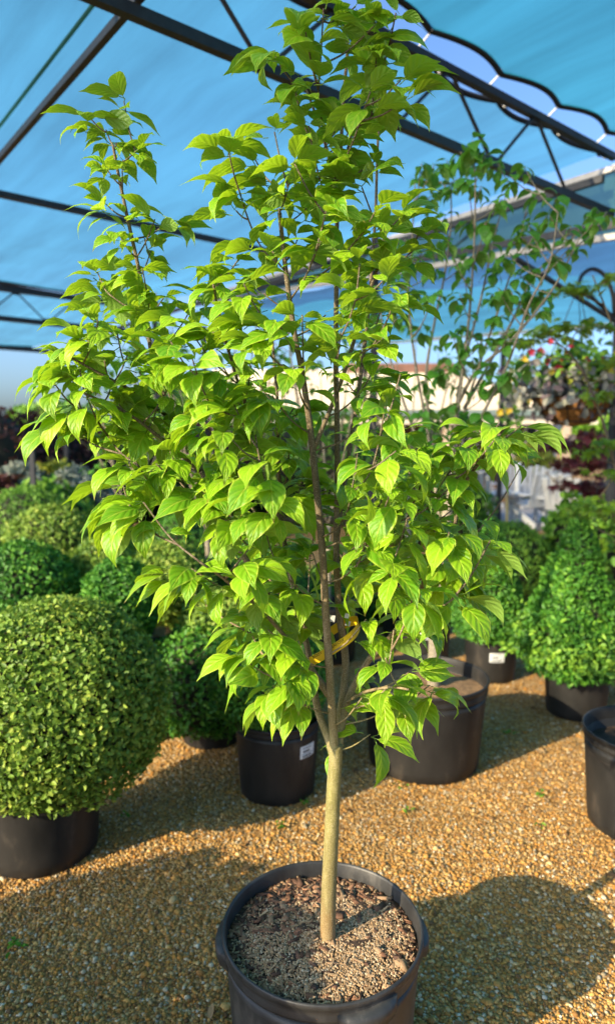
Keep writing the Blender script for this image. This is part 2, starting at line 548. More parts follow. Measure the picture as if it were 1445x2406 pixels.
# ------------------------------------------------------------------ stones, sprouts
rng = np.random.RandomState(7)
ICO_V = []
ph = (1 + 5 ** 0.5) / 2
for a, b in ((-1, ph), (1, ph), (-1, -ph), (1, -ph)):
    ICO_V.append((a, b, 0))
for a, b in ((-1, ph), (1, ph), (-1, -ph), (1, -ph)):
    ICO_V.append((0, a, b))
for a, b in ((ph, -1), (ph, 1), (-ph, -1), (-ph, 1)):
    ICO_V.append((a, 0, b))
ICO_V = np.array(ICO_V) / math.sqrt(1 + ph * ph)
ICO_F = np.array([(0, 11, 5), (0, 5, 1), (0, 1, 7), (0, 7, 10), (0, 10, 11), (1, 5, 9), (5, 11, 4), (11, 10, 2), (10, 7, 6), (7, 1, 8),
                  (3, 9, 4), (3, 4, 2), (3, 2, 6), (3, 6, 8), (3, 8, 9), (4, 9, 5), (2, 4, 11), (6, 2, 10), (8, 6, 7), (9, 8, 1)])


def rand_rot(rs, n):
    q = rs.normal(size=(n, 4))
    q /= np.linalg.norm(q, axis=1)[:, None]
    w, x, y, z = q.T
    return np.stack([np.stack([1 - 2 * (y * y + z * z), 2 * (x * y - z * w), 2 * (x * z + y * w)], 1),
                     np.stack([2 * (x * y + z * w), 1 - 2 * (x * x + z * z), 2 * (y * z - x * w)], 1),
                     np.stack([2 * (x * z - y * w), 2 * (y * z + x * w), 1 - 2 * (x * x + y * y)], 1)], 1)


def pebbles(rs, pts, size, cols, flat=0.7, jit=0.18, rotz=False):
    n = len(pts)
    sc = size[:, None] * np.stack([rs.uniform(0.8, 1.25, n), rs.uniform(0.65, 1.0, n), rs.uniform(flat * 0.7, flat * 1.1, n)], 1)
    V = ICO_V[None] * (1 + rs.uniform(-jit, jit, (n, 12, 1))) * sc[:, None, :]
    if rotz:
        a = rs.uniform(0, 6.283, n)
        til = rs.normal(0, 0.3, n)
        Rz = np.zeros((n, 3, 3))
        ca, sa = np.cos(a), np.sin(a)
        Rz[:, 0, 0], Rz[:, 0, 1], Rz[:, 1, 0], Rz[:, 1, 1], Rz[:, 2, 2] = ca, -sa, sa, ca, 1
        Rx = np.zeros((n, 3, 3))
        ct, st_ = np.cos(til), np.sin(til)
        Rx[:, 0, 0], Rx[:, 1, 1], Rx[:, 1, 2], Rx[:, 2, 1], Rx[:, 2, 2] = 1, ct, -st_, st_, ct
        Rm = Rz @ Rx
    else:
        Rm = rand_rot(rs, n)
    V = np.einsum('nij,nkj->nki', Rm, V) + pts[:, None, :]
    F = (ICO_F[None] + (np.arange(n) * 12)[:, None, None]).reshape(-1, 3)
    C = np.repeat(cols, 12, 0)
    return V.reshape(-1, 3), F, C


PAL = np.array([(0.52, 0.31, 0.10), (0.44, 0.24, 0.07), (0.58, 0.38, 0.15), (0.34, 0.18, 0.06), (0.62, 0.47, 0.26), (0.60, 0.54, 0.44), (0.20, 0.12, 0.06), (0.68, 0.66, 0.62), (0.52, 0.26, 0.06), (0.36, 0.31, 0.23)])
PW = np.array([0.2, 0.18, 0.16, 0.11, 0.11, 0.06, 0.06, 0.02, 0.08, 0.02])
n_st = 88000
yy = 1.05 + 5.2 * rng.beta(1.05, 2.2, n_st)
xx = rng.uniform(-0.56, 0.56, n_st) * (yy + 0.35)
keep = np.hypot(xx - 0.038, yy - 1.582) > 0.225
xx, yy = xx[keep], yy[keep]
sz = rng.gamma(5.0, 0.00068, len(xx)) + 0.0020
sz *= np.where(rng.rand(len(xx)) < 0.02, 1.6, 1.0)
cols = np.array([0.97, 0.91, 0.76]) * PAL[rng.choice(len(PAL), len(xx), p=PW / PW.sum())] * rng.uniform(0.75, 1.15, (len(xx), 1))
pat = np.sin(xx * 3.1 + 1.3 * np.sin(yy * 2.3)) * np.sin(yy * 2.7 + 0.8 * np.sin(xx * 4.1 + 1)) + 0.5 * np.sin(xx * 7.7 + yy * 5.1) * np.sin(yy * 8.3 - xx * 3.3)
cols = cols * (1 - 0.22 * np.clip(pat, 0, 1) * rng.uniform(0.3, 1.6, len(xx)))[:, None]        # trodden, dustier patches
kp = rng.rand(len(xx)) > 0.4 * np.clip(pat - 0.3, 0, 1)
xx, yy, sz, cols = xx[kp], yy[kp], sz[kp], cols[kp]
V, F, C = pebbles(rng, np.stack([xx, yy, sz * 0.3], 1), sz, cols, rotz=True)
o = put('gravel', mesh_np('gravel', V, F, True, {'col': C}), M['pebbles'], kind='stuff')
tag(o, 'loose tan orange and white pea gravel stones on the ground', kind='stuff')


def leaf_bits(rs, pts, nrm, ln, wd, spread=0.6, fold=0.25, up=None):
    """small folded oval leaves (two quads each) at pts, tilted about nrm; returns V, F (quads), per-vertex tint"""
    n = len(pts)
    d = rs.normal(size=(n, 3))
    nr = nrm + rs.normal(0, spread, (n, 3))
    nr /= np.linalg.norm(nr, axis=1)[:, None] + 1e-9
    d -= (d * nr).sum(1)[:, None] * nr
    d /= np.linalg.norm(d, axis=1)[:, None] + 1e-9
    if up is not None:
        d += up
        d -= (d * nr).sum(1)[:, None] * nr
        d /= np.linalg.norm(d, axis=1)[:, None] + 1e-9
    s = np.cross(nr, d)
    L = ln * rs.uniform(0.7, 1.25, (n, 1))
    Wd = wd * rs.uniform(0.75, 1.2, (n, 1))
    base = pts
    tip = pts + d * L
    q = []
    for sg in (1, -1):
        q.append(pts + d * L * 0.3 + s * Wd * 0.5 * sg + nr * Wd * fold)
        q.append(pts + d * L * 0.72 + s * Wd * 0.38 * sg + nr * Wd * fold * 0.7)
    V = np.stack([base, q[0], q[1], tip, q[2], q[3]], 1).reshape(-1, 3)
    b = (np.arange(n) * 6)[:, None]
    F = np.concatenate([b + np.array([[0, 3, 2, 1]]), b + np.array([[0, 4, 5, 3]])], 0)
    return V, F


# weed sprouts scattered through the gravel
WEED = []
for k in range(40):
    y0 = 1.2 + 4.2 * rng.beta(1.0, 1.6)
    x0 = rng.uniform(-0.52, 0.52) * (y0 + 0.3)
    if math.hypot(x0 - 0.04, y0 - 1.58) < 0.3:
        continue
    m_ = rng.randint(4, 16)
    a = rng.uniform(0, 6.283, m_)
    r_ = rng.uniform(0.002, 0.028, m_)
    WEED.append(np.stack([x0 + r_ * np.cos(a), y0 + r_ * np.sin(a), rng.uniform(0.008, 0.028, m_)], 1))
WEED = np.concatenate(WEED)
V, F = leaf_bits(rng, WEED, np.tile([0, 0, 1.0], (len(WEED), 1)), 0.022, 0.013, 0.45)
o = put('weeds', mesh_np('weeds', V, F, False, {'tint': np.repeat(rng.rand(len(WEED)), 6)}), M['sprout'], kind='stuff')
tag(o, 'tiny green weed sprouts coming up through the gravel', kind='stuff')

# dry leaves blown over the gravel
n_ = 46
dp = np.stack([rng.uniform(-1.3, 1.6, n_), rng.uniform(1.7, 4.4, n_), np.full(n_, 0.012)], 1)
V, F = leaf_bits(rng, dp, np.tile([0, 0, 1.0], (n_, 1)), 0.045, 0.024, 0.25)
o = put('dry_leaves', mesh_np('dry_leaves', V, F, False, {'col': np.repeat(np.array([(0.13, 0.07, 0.03), (0.2, 0.12, 0.05), (0.3, 0.2, 0.1)])[rng.randint(0, 3, n_)], 6, 0)}), M['pebbles'], kind='stuff')
tag(o, 'a few dry brown leaves lying on the gravel', kind='stuff')

# ------------------------------------------------------------------ shade house
U = Vector((math.sin(R(51)), math.cos(R(51)), 0))        # along the trusses
Wv = Vector((-math.cos(R(51)), math.sin(R(51)), 0))      # across them


def uw(u, w, h):
    """point of the shade house: along, across, height above eye level"""
    return U * u + Wv * w + Vector((0, 0, CAM_H + h))


house = empty('shade_house', uw(5.95, 3.09, -CAM_H))
tag(house, 'large nursery shade house of dark steel trusses roofed with blue shade cloth', 'shade structure')
W1, W2, W3 = 3.09, 6.0, 11.9
HT, HB = 2.42, 1.95


def truss(w, u0, u1, phase, heavy):
    tr = empty('roof_truss', uw(u1, w, HB), house)
    MB().beam(uw(u0, w, HT), uw(u1, w, HT), heavy, heavy).build('upper_chord', M['steel'], tr)
    MB().beam(uw(u0, w, HB), uw(u1, w, HB), heavy, heavy * 1.1).build('lower_chord', M['steel'], tr)
    for kk in range(-3, 7):
        for uu, hh_ in ((phase + kk, HT - heavy * 0.62), (phase + kk + 0.5, HB + heavy * 0.68)):
            if u0 < uu < u1:
                MB().beam(uw(uu - 0.06, w, hh_), uw(uu + 0.06, w, hh_), 0.008, heavy * 0.6).build('gusset_plate', M['steel'], tr)
    k = math.ceil(u0 - phase)
    while phase + k < u1 - 0.3:
        u = phase + k
        for sgn in (-1, 1):
            ub = u + sgn * 0.46
            if u0 <= ub <= u1:
                m = MB().tube([uw(u + sgn * 0.03, w, HT - heavy * 0.5), uw(ub, w, HB + heavy * 0.5)], 0.013, 8)
                m.build('web_rod', M['steel'], tr)
        k += 1
    return tr


truss(W1, -2.2, 5.92, 0.71, 0.052)
MB().beam(uw(-3, W2, HB + 0.02), uw(5.9, W2, HB + 0.02), 0.05, 0.05).build('cross_beam', M['steel'], house)
truss(W3, -1.0, 5.9, 0.45, 0.075)
MB().beam(uw(-1, 16.5, HB + 0.1), uw(5.9, 16.5, HB + 0.1), 0.09, 0.09).build('cross_beam', M['steel'], house)
MB().beam(uw(1.5, -2.0, HB + 0.075), uw(1.5, 16.5, HB + 0.075), 0.036, 0.042).build('purlin', M['steel'], house)
MB().beam(uw(5.95, 3.2, HB + 0.33), uw(5.95, 16.5, HB + 0.33), 0.05, 0.06).build('purlin', M['steel'], house)
MB().tube([uw(1.63, -2, 2.43), uw(1.63, 6, 2.43), uw(1.63, 16, 2.43)], 0.012, 8).build('seam_cable', M['cloth_green'], house)


def post(u, w, top):
    return MB().beam(uw(u, w, -CAM_H), uw(u, w, top), 0.095, 0.095, up=(0, 1, 0)).build('post', M['steel'], house)


post(6.06, W1 - 0.06, HB - 0.04)
post(5.95, W2 + 0.05, HT)
post(5.95, W3, HT)
post(-2.25, W3, HT)
# curved bracket and brace at the near right post
arc = [uw(5.90, W1, 0.80)]
pa = at(1440, 735, 5.9)
hk = [at(1443, 745, 6.05), at(1438, 690, 5.95), at(1420, 648, 5.9), at(1392, 632, 5.85), at(1368, 645, 5.8), at(1358, 668, 5.78)]
MB().tube(smooth_path(hk, 5), 0.017, 8).build('hook_bracket', M['steel'], house)
MB().tube([at(1210, 607, 4.9), at(1445, 755, 6.1)], 0.02, 8).build('brace', M['steel'], house)
MB().tube([at(1380, 690, 5.85), at(1440, 745, 6.05)], 0.016, 8).build('brace', M['steel'], house)

rs = np.random.RandomState(3)


def cloth_panel(name, mat, u0, u1, wa, wb, nu, nw, hfun, parent, edge_a=None, edge_b=None, hem_a=False, hem_b=False, hem_r=0.021):
    vs, fs = [], []
    for i in range(nu + 1):
        u = u0 + (u1 - u0) * i / nu
        a = wa + (edge_a(u) if edge_a else 0)
        b = wb + (edge_b(u) if edge_b else 0)
        for j in range(nw + 1):
            w = a + (b - a) * j / nw
            vs.append(uw(u, w, hfun(u, w)))
    for i in range(nu):
        for j in range(nw):
            k = i * (nw + 1) + j
            fs.append((k, k + 1, k + nw + 2, k + nw + 1))
    o = put(name, mesh_from(name, vs, fs, True), mat, parent)
    for on, j in ((hem_a, 0), (hem_b, nw)):
        if on:
            pts = [Vector(vs[i * (nw + 1) + j]) for i in range(nu + 1)]
            MB().tube(pts, hem_r, 6).build('hem', M['hem'], o, True)
    return o


SC = 0.735


def scal_near(u):
    return -0.085 * abs(math.sin(math.pi * (u - 3.42) / SC)) ** 0.9


def scal_far(u):
    return 0.075 * abs(math.sin(math.pi * (u - 3.72) / SC)) ** 0.9


def hc(u, w):
    return 2.52 + 0.02 * math.sin(u * 2.1 + w * 0.7) + 0.012 * math.sin(w * 5.0 + u * 1.3) + 0.01 * math.sin(w * 9 - u * 0.6)


def sag(w0, w1, d):
    def f(u, w):
        t = (w - w0) / (w1 - w0)
        return hc(u, w) - d * 4 * t * (1 - t)
    return f


CU0, CU1 = -3.25, 6.02
cloth_panel('cloth_panel', M['cloth_teal'], CU0, CU1, -4.0, W1 - 0.075, 260, 24, hc, house, None, scal_near, False, True)
cloth_panel('cloth_panel', M['cloth'], CU0, CU1, W1 + 0.16, W3 - 0.05, 260, 40, sag(W1, W3, 0.06), house, scal_far, None, True, True)
cloth_panel('cloth_panel', M['cloth'], CU0, CU1, W3 + 0.16, 19.5, 60, 24, sag(W3, 20, 0.10), house, None, None, True, True, 0.03)
for k in range(-6, 4):
    u = 3.42 + SC * k
    MB().tube([uw(u, W1 - 0.075, 2.51), uw(u - 0.02, W1, HT + 0.035)], 0.006, 6).build('lacing_tie', M['clip'], house)
    MB().lathe([(0.001, -0.012), (0.012, -0.004), (0.012, 0.004), (0.001, 0.012)], uw(u, W1 - 0.085, 2.525), 8).build('grommet', M['clip'], house, True)
    u2 = 3.72 + SC * k
    MB().tube([uw(u2, W1 + 0.165, 2.505), uw(u2 - 0.02, W1, HT + 0.035)], 0.006, 6).build('lacing_tie', M['clip'], house)
    MB().lathe([(0.001, -0.017), (0.013, -0.011), (0.017, 0), (0.013, 0.011), (0.001, 0.017)], uw(u2, W1 + 0.09, HT + 0.03), 10).build('ball_tie', M['clip'], house, True)

# neighbouring shade house: green valance along its edge and a lower blue roof
nb = empty('shade_house', uw(6.35, 3.0, -CAM_H))
tag(nb, 'neighbouring shade house with a green cloth valance hung below pale rails', 'shade structure')


def val_b(w):
    return 1.80 + 0.07 * (w - 3.0)


vs, fs = [], []
for i in range(31):
    w = 2.2 + i * 0.28
    top = 2.38
    for j in range(5):
        t = j / 4
        vs.append(uw(6.12 + 0.015 * math.sin(w * 4 + t * 3), w, top + (val_b(w) - top) * t))
for i in range(30):
    for j in range(4):
        k = i * 5 + j
        fs.append((k, k + 1, k + 6, k + 5))
put('valance_cloth', mesh_from('valance_cloth', vs, fs, True), M['cloth_green'], nb)
MB().beam(uw(6.10, 2.2, 2.40), uw(6.10, 10.6, 2.40), 0.05, 0.05).build('top_rail', M['greybar'], nb)
MB().beam(uw(6.12, 2.2, val_b(2.2)), uw(6.12, 10.6, val_b(10.6)), 0.05, 0.055).build('bottom_rail', M['greybar'], nb)
MB().beam(uw(6.10, 2.2, val_b(2.2) + 0.1), uw(6.10, 10.6, val_b(10.6) + 0.1), 0.03, 0.07).build('bottom_rail', M['steel'], nb)
for w in (4.4, 6.2, 8.0, 9.6):
    MB().tube([uw(6.14, w, 2.36), uw(6.14, w + 0.9, val_b(w + 0.9) + 0.02)], 0.014, 8).build('web_rod', M['steel'], nb)
cloth_panel('cloth_panel', M['cloth_teal'], 6.2, 10.3, 1.6, 10.8, 40, 30, lambda u, w: 1.86 + 0.05 * (w - 3) - 0.055 * (u - 6.2) + 0.02 * math.sin(w * 4 + u), nb, None, None, True, True, 0.02)
for u, w in ((10.25, 3.0), (10.25, 7.2), (6.3, 10.7), (10.25, 10.7)):
    MB().beam(uw(u, w, -CAM_H), uw(u, w, 1.6 + 0.05 * (w - 3)), 0.08, 0.08, up=(0, 1, 0)).build('post', M['steel'], nb)
MB().beam(uw(10.3, 1.6, 1.56), uw(10.3, 10.8, 2.02), 0.06, 0.06).build('edge_rail', M['greybar'], nb)

# ------------------------------------------------------------------ cream roofed building
bd = empty('building', (3.5, 17.0, 0))
tag(bd, 'low garden centre building with a pale cream hip roof and shaded porch', 'building')
ye, ze, yr, zr = 16.8, 2.36, 21.8, 3.86
xl, xr = -3.0, 7.2
MB().add([(xl, ye, ze), (xr, ye, ze), (xr - 3.1, yr, zr), (xl, yr, zr), (xl, ye, ze - 0.05), (xr, ye, ze - 0.05)], [(0, 1, 2, 3), (0, 4, 5, 1)]).build('roof', M['roof'], bd)
MB().add([(xr, ye, ze), (xr, 26.8, ze), (xr - 3.1, yr, zr)], [(0, 1, 2)]).build('roof', M['roof'], bd)
mc = MB()
for k in range(1, 15):                        # courses of the roof covering, a lip at each
    t = k / 15
    y, z = ye + (yr - ye) * t, ze + (zr - ze) * t
    mc.beam((xl, y, z + 0.012), (xr - 3.1 * t - 0.05, y, z + 0.012), 0.03, 0.024)
mc.build('roof_course', M['roof'], bd)
MB().beam((xl, ye - 0.05, ze - 0.06), (xr + 0.05, ye - 0.05, ze - 0.06), 0.1, 0.14).build('gutter', M['fascia'], bd)
MB().beam((xl, ye + 0.1, ze - 0.24), (xr, ye + 0.1, ze - 0.24), 0.12, 0.2).build('porch_beam', M['cream'], bd)
MB().beam((xl, 19.0, 1.2), (xr - 0.3, 19.0, 1.2), 0.2, 2.4).build('wall', M['wall'], bd)
MB().beam((1.2, 21.5, 3.82), (4.6, 21.5, 3.82), 0.5, 0.34).build('ridge_vent', M['brownroof'], bd)
for px in (925, 1050, 1202, 1330):
    p = at(px, 1000, 16.95)
    MB().beam((p.x, 16.95, 0), (p.x, 16.95, ze - 0.34), 0.17, 0.17, up=(0, 1, 0)).build('porch_post', M['tanpost'], bd)
for px0, px1 in ((860, 905), (1085, 1150), (1232, 1300)):
    a, b = at(px0, 1030, 18.88), at(px1, 1115, 18.88)
    fr = MB()
    z0, z1 = 0.75, 2.0
    for (p, q) in (((a.x, z0), (b.x, z0)), ((a.x, z1), (b.x, z1))):
        fr.beam((p[0] - 0.04, 18.86, p[1]), (q[0] + 0.04, 18.86, q[1]), 0.06, 0.08)
    for x in (a.x, (a.x + b.x) / 2, b.x):
        fr.beam((x, 18.86, z0 + 0.04), (x, 18.86, z1 - 0.04), 0.06, 0.08, up=(0, 1, 0))
    f = fr.build('window', M['white'], bd)
    MB().beam((a.x, 18.885, (z0 + z1) / 2), (b.x, 18.885, (z0 + z1) / 2), 0.02, z1 - z0).build('pane', M['glass'], f)

# ------------------------------------------------------------------ white chairs
def adirondack(loc, rz, label, sc=1.0):
    root = empty('adirondack_chair', loc)
    tag(root, label, 'chair', 'white garden chairs on the patio')
    rm = Matrix.Rotation(rz, 4, 'Z') @ Matrix.Scale(sc, 4)

    def piece(name, mb):
        vs = [Vector(loc) + (rm @ Vector(v)) for v in mb.v]
        return put(name, mesh_from(name, vs, mb.f), M['white'], root)
    for k in range(5):                                   # back slats fan out, tallest in the middle
        t = (k - 2) / 2
        hgt = 1.0 - 0.13 * abs(t) ** 1.7
        m = MB()
        a, b = Vector((t * 0.19, 0.22, 0.33)), Vector((t * 0.27, 0.22 + hgt * 0.36, 0.30 + hgt * 0.70))
        m.beam(a, b, 0.095, 0.022, up=(0, -0.9, 0.45))
        piece('back_slat', m)
    for k in range(4):
        y = -0.28 + 0.135 * k
        piece('seat_slat', MB().beam((-0.25, y, 0.40 - 0.02 * k), (0.25, y, 0.40 - 0.02 * k), 0.12, 0.022))
    for s in (-1, 1):
        piece('armrest', MB().beam((s * 0.33, -0.38, 0.56), (s * 0.33, 0.36, 0.54), 0.13, 0.024))
        piece('leg', MB().beam((s * 0.28, -0.32, 0.0), (s * 0.28, -0.32, 0.545), 0.03, 0.1, up=(0, 1, 0)))
        piece('leg', MB().beam((s * 0.27, -0.36, 0.34), (s * 0.27, 0.5, 0.03), 0.03, 0.1))
    return root


def chair_px(px, py_base, y, rz, label, sc=1.0):
    p = at(px, py_base, y)
    adirondack((p.x, y, 0.05), rz, label, sc)


chair_px(1128, 1200, 13.6, R(150), 'white slatted garden chair turned sideways, leftmost before the cream building')
chair_px(1192, 1150, 16.1, R(182), 'white slatted chair with a rounded fan back beside the tan porch post')
chair_px(1248, 1150, 15.9, R(172), 'white rounded chair back just right of the white pole, under the window')
chair_px(1250, 1215, 12.6, R(-165), 'big white slatted chair standing right beside the white pole', 1.1)
chair_px(1312, 1225, 12.4, R(160), 'white slatted chair nearest the purple maple, seat tipped forward')
wp = at(1217, 1090, 12.9)
mb = MB().tube([(wp.x, 12.9, 0.05), (wp.x, 12.9, 1.17)], 0.05, 10)
mb.tube([(wp.x, 12.9, 1.17), (wp.x, 12.9, 1.2), (wp.x, 12.9, 1.215)], [0.056, 0.056, 0.02], 10)
tag(mb.build('pole', M['white']), 'plain white round pole standing among the white chairs', 'pole')
tb = empty('garden_table', (at(1180, 1200, 13.0).x, 13.0, 0.05))
tag(tb, 'pale low garden table between the white chairs', 'table')
tx = tb.location.x
MB().lathe([(0.01, 0.5), (0.42, 0.5), (0.42, 0.53), (0.01, 0.53)], (tx, 13.0, 0.05), 24).build('table_top', M['tanpost'], tb)
for k in range(4):
    a = k * math.pi / 2 + 0.6
    MB().beam((tx + 0.3 * math.cos(a), 13 + 0.3 * math.sin(a), 0.05), (tx + 0.26 * math.cos(a), 13 + 0.26 * math.sin(a), 0.55), 0.04).build('leg', M['white'], tb)

# ------------------------------------------------------------------ pots
def plant_pot(cx, cy, r, h, label, cat='plant pot', mat=None, soil='soil', soil_drop=0.05, seg=48, handles=(), group='black plastic plant pots'):
    mat = mat or M['pot_dusty']
    root = empty('plant_pot', (cx, cy, 0))
    tag(root, label, cat, group)
    rb = r * 0.86
    k = r / 0.25
    prof = [(0.001, 0.012), (rb * 0.96, 0.0), (rb, 0.008)]
    for i in range(1, 9):
        t = i / 9
        prof.append((rb + (r * 0.965 - rb) * t, 0.01 + (h - 0.05 * k) * t))
    inner = [(r * 0.945, h - 0.055 * k), (rb * 0.97, 0.03), (0.001, 0.03)]
    MB().lathe(prof + [(r * 0.962, h - 0.052 * k)] + inner, (cx, cy, 0), seg).build('body', mat, root, True)
    rim = [(r * 0.962, h - 0.052 * k), (r * 0.978, h - 0.048 * k), (r * 0.985, h - 0.040 * k), (r * 0.975, h - 0.032 * k), (r * 0.978, h - 0.020 * k), (r * 0.992, h - 0.016 * k),
           (r, h - 0.010 * k), (r, h - 0.004 * k), (r * 0.99, h), (r * 0.975, h - 0.001), (r * 0.965, h - 0.006 * k), (r * 0.955, h - 0.03 * k), (r * 0.945, h - 0.055 * k)]
    MB().lathe(rim, (cx, cy, 0), seg).build('rim', mat, root, True)
    for a0 in handles:
        m = MB()
        n = 9
        ring = []
        for i in range(n):
            a = a0 + (i / (n - 1) - 0.5) * 0.62
            e = math.sin(math.pi * i / (n - 1)) ** 0.35
            q = []
            for rr, zz in ((0.965, -0.028), (0.975 + 0.085 * e, -0.03), (0.985 + 0.09 * e, -0.042), (0.975 + 0.08 * e, -0.056 - 0.012 * e), (0.955, -0.075)):
                q.append((cx + r * rr * math.cos(a), cy + r * rr * math.sin(a), h + zz * k))
            ring.append(q)
        vs = [v for q in ring for v in q]
        fs = [(i * 5 + j, i * 5 + j + 1, i * 5 + j + 6, i * 5 + j + 5) for i in range(n - 1) for j in range(4)]
        fs += [(0, 1, 2, 3, 4), tuple((n - 1) * 5 + j for j in (4, 3, 2, 1, 0))]
        m.add(vs, fs)
        m.build('handle', mat, root, True)
    # soil surface
    rs_ = np.random.RandomState(int(abs(cx * 1000 + cy * 77)) % 9999)
    vs, fs = [(cx, cy, h - soil_drop * 0.8)], []
    nr, ns = 8, 36
    for i in range(1, nr + 1):
        rr = r * 0.955 * i / nr
        for j in range(ns):
            a = 2 * math.pi * j / ns
            vs.append((cx + rr * math.cos(a), cy + rr * math.sin(a), h - soil_drop * (0.8 + 0.3 * (i / nr) ** 2) + rs_.normal(0, 0.003)))
    for j in range(ns):
        fs.append((0, 1 + j, 1 + (j + 1) % ns))
    for i in range(nr - 1):
        for j in range(ns):
            a, b = 1 + i * ns + j, 1 + i * ns + (j + 1) % ns
            fs.append((a, a + ns, b + ns, b))
    so = put('soil', mesh_from('soil', vs, fs, True), M[soil], root)
    return root, so


def pot_label(root, cx, cy, r, h, az, z, wd, ht):
    """white sticker bent round the pot's wall"""
    rr = (r * 0.86 + (r * 0.965 - r * 0.86) * z / h) + 0.003
    n = 7
    vs = []
    for i in range(n):
        a = az + (i / (n - 1) - 0.5) * wd / rr
        for zz, dr in ((-ht / 2, 0), (ht / 2, ht * 0.07)):
            vs.append((cx + (rr + dr) * math.cos(a), cy + (rr + dr) * math.sin(a), z + zz))
    fs = [(2 * i, 2 * i + 2, 2 * i + 3, 2 * i + 1) for i in range(n - 1)]
    lb = put('label', mesh_from('label', vs, fs), M['label'], root)
    vs, fs = [], []
    for k, (f0, f1, zf, th) in enumerate(((0.1, 0.72, 0.32, 0.05), (0.16, 0.58, 0.06, 0.13), (0.1, 0.86, -0.16, 0.04), (0.12, 0.78, -0.34, 0.10))):
        for i in range(4):
            a = az + (f0 + (f1 - f0) * i / 3 - 0.5) * wd / rr
            for sg in (-1, 1):
                zz = (zf + sg * th / 2) * ht
                vs.append((cx + (rr + 0.002 + (zz / ht + 0.5) * ht * 0.07) * math.cos(a), cy + (rr + 0.002 + (zz / ht + 0.5) * ht * 0.07) * math.sin(a), z + zz))
        b = k * 8
        fs += [(b + 2 * i, b + 2 * i + 2, b + 2 * i + 3, b + 2 * i + 1) for i in range(3)]
    put('print', mesh_from('print', vs, fs), M['ink'], lb)


PX, PY, PR, PH = 0.038, 1.582, 0.253, 0.45
main_pot, main_soil = plant_pot(PX, PY, PR, PH, 'big black nursery pot in front holding the bright green dogwood tree', mat=M['pot'], soil_drop=0.04, seg=96, handles=(R(180), R(-66), R(6)))

# bark chips and pale grit on the soil of the big pot
rs = np.random.RandomState(11)


def soil_z(x, y):
    q = np.hypot(x - PX, y - PY) / PR
    return PH - 0.04 * (0.8 + 0.3 * q ** 2)


n = 15000
rr = PR * 0.93 * np.sqrt(rs.rand(n))
a = rs.uniform(0, 6.283, n)
x, y = PX + rr * np.cos(a), PY + rr * np.sin(a)
bl = (x - (PX - 0.0)) / PR * 0.55 - (y - PY) / PR * 0.9 + rs.normal(0, 0.22, n)    # grit lies mostly round the stem and towards the front
keep = (bl > -0.5) & (rr < PR * rs.uniform(0.7, 0.96, n))
x, y = x[keep], y[keep]
sz = rs.uniform(0.0017, 0.0040, len(x))
GC = np.array([(0.56, 0.41, 0.25), (0.44, 0.30, 0.17), (0.64, 0.50, 0.34), (0.34, 0.22, 0.12), (0.52, 0.34, 0.18)])
V, F, C = pebbles(rs, np.stack([x, y, soil_z(x, y) + sz * 0.6], 1), sz, GC[rs.randint(0, 5, len(x))] * rs.uniform(0.5, 1.0, (len(x), 1)), 0.9)
put('grit', mesh_np('grit', V, F, False, {'col': C}), M['chips'], main_soil, 'stuff')
n = 2600
rr = PR * 0.94 * np.sqrt(rs.rand(n))
a = rs.uniform(0, 6.283, n)
x, y = PX + rr * np.cos(a), PY + rr * np.sin(a)
bl = (x - PX) / PR * 0.55 - (y - PY) / PR * 0.9 + rs.normal(0, 0.25, n)
keep = (bl < -0.22) | ((rr > PR * 0.72) & (rs.rand(n) < 0.45)) | (rs.rand(n) < 0.14)
x, y = x[keep], y[keep]
sz = rs.gamma(4, 0.0008, len(x)) + 0.0016
CC = np.array([(0.19, 0.095, 0.055), (0.13, 0.07, 0.045), (0.26, 0.14, 0.08), (0.08, 0.045, 0.032), (0.34, 0.22, 0.13)])
m_ = len(x)
BOX = np.array([(-1, -1, -1), (1, -1, -1), (1, 1, -1), (-1, 1, -1), (-1, -1, 1), (1, -1, 1), (1, 1, 1), (-1, 1, 1)], float)
BF = np.array([(3, 2, 1, 0), (4, 5, 6, 7), (0, 1, 5, 4), (1, 2, 6, 5), (2, 3, 7, 6), (3, 0, 4, 7)])
sc_ = sz[:, None] * np.stack([rs.uniform(0.9, 2.4, m_), rs.uniform(0.6, 1.2, m_), rs.uniform(0.18, 0.4, m_)], 1)
Vb = BOX[None] * sc_[:, None, :] * rs.uniform(0.55, 1.1, (m_, 8, 3))
az_, ti_ = rs.uniform(0, 6.283, m_), rs.normal(0, 0.45, m_)
ca, sa, ct, st_ = np.cos(az_), np.sin(az_), np.cos(ti_), np.sin(ti_)
Rz_ = np.zeros((m_, 3, 3)); Rz_[:, 0, 0] = ca; Rz_[:, 0, 1] = -sa; Rz_[:, 1, 0] = sa; Rz_[:, 1, 1] = ca; Rz_[:, 2, 2] = 1
Rx_ = np.zeros((m_, 3, 3)); Rx_[:, 0, 0] = 1; Rx_[:, 1, 1] = ct; Rx_[:, 1, 2] = -st_; Rx_[:, 2, 1] = st_; Rx_[:, 2, 2] = ct
V = (np.einsum('nij,nkj->nki', Rz_ @ Rx_, Vb) + np.stack([x, y, soil_z(x, y) + sz * 0.45], 1)[:, None, :]).reshape(-1, 3)
F = (BF[None] + (np.arange(m_) * 8)[:, None, None]).reshape(-1, 4)
C = np.repeat(CC[rs.randint(0, 5, m_)] * rs.uniform(0.7, 1.2, (m_, 1)), 8, 0)
put('bark_chips', mesh_np('bark_chips', V, F, False, {'col': C}), M['chips'], main_soil, 'stuff')
mb = MB()
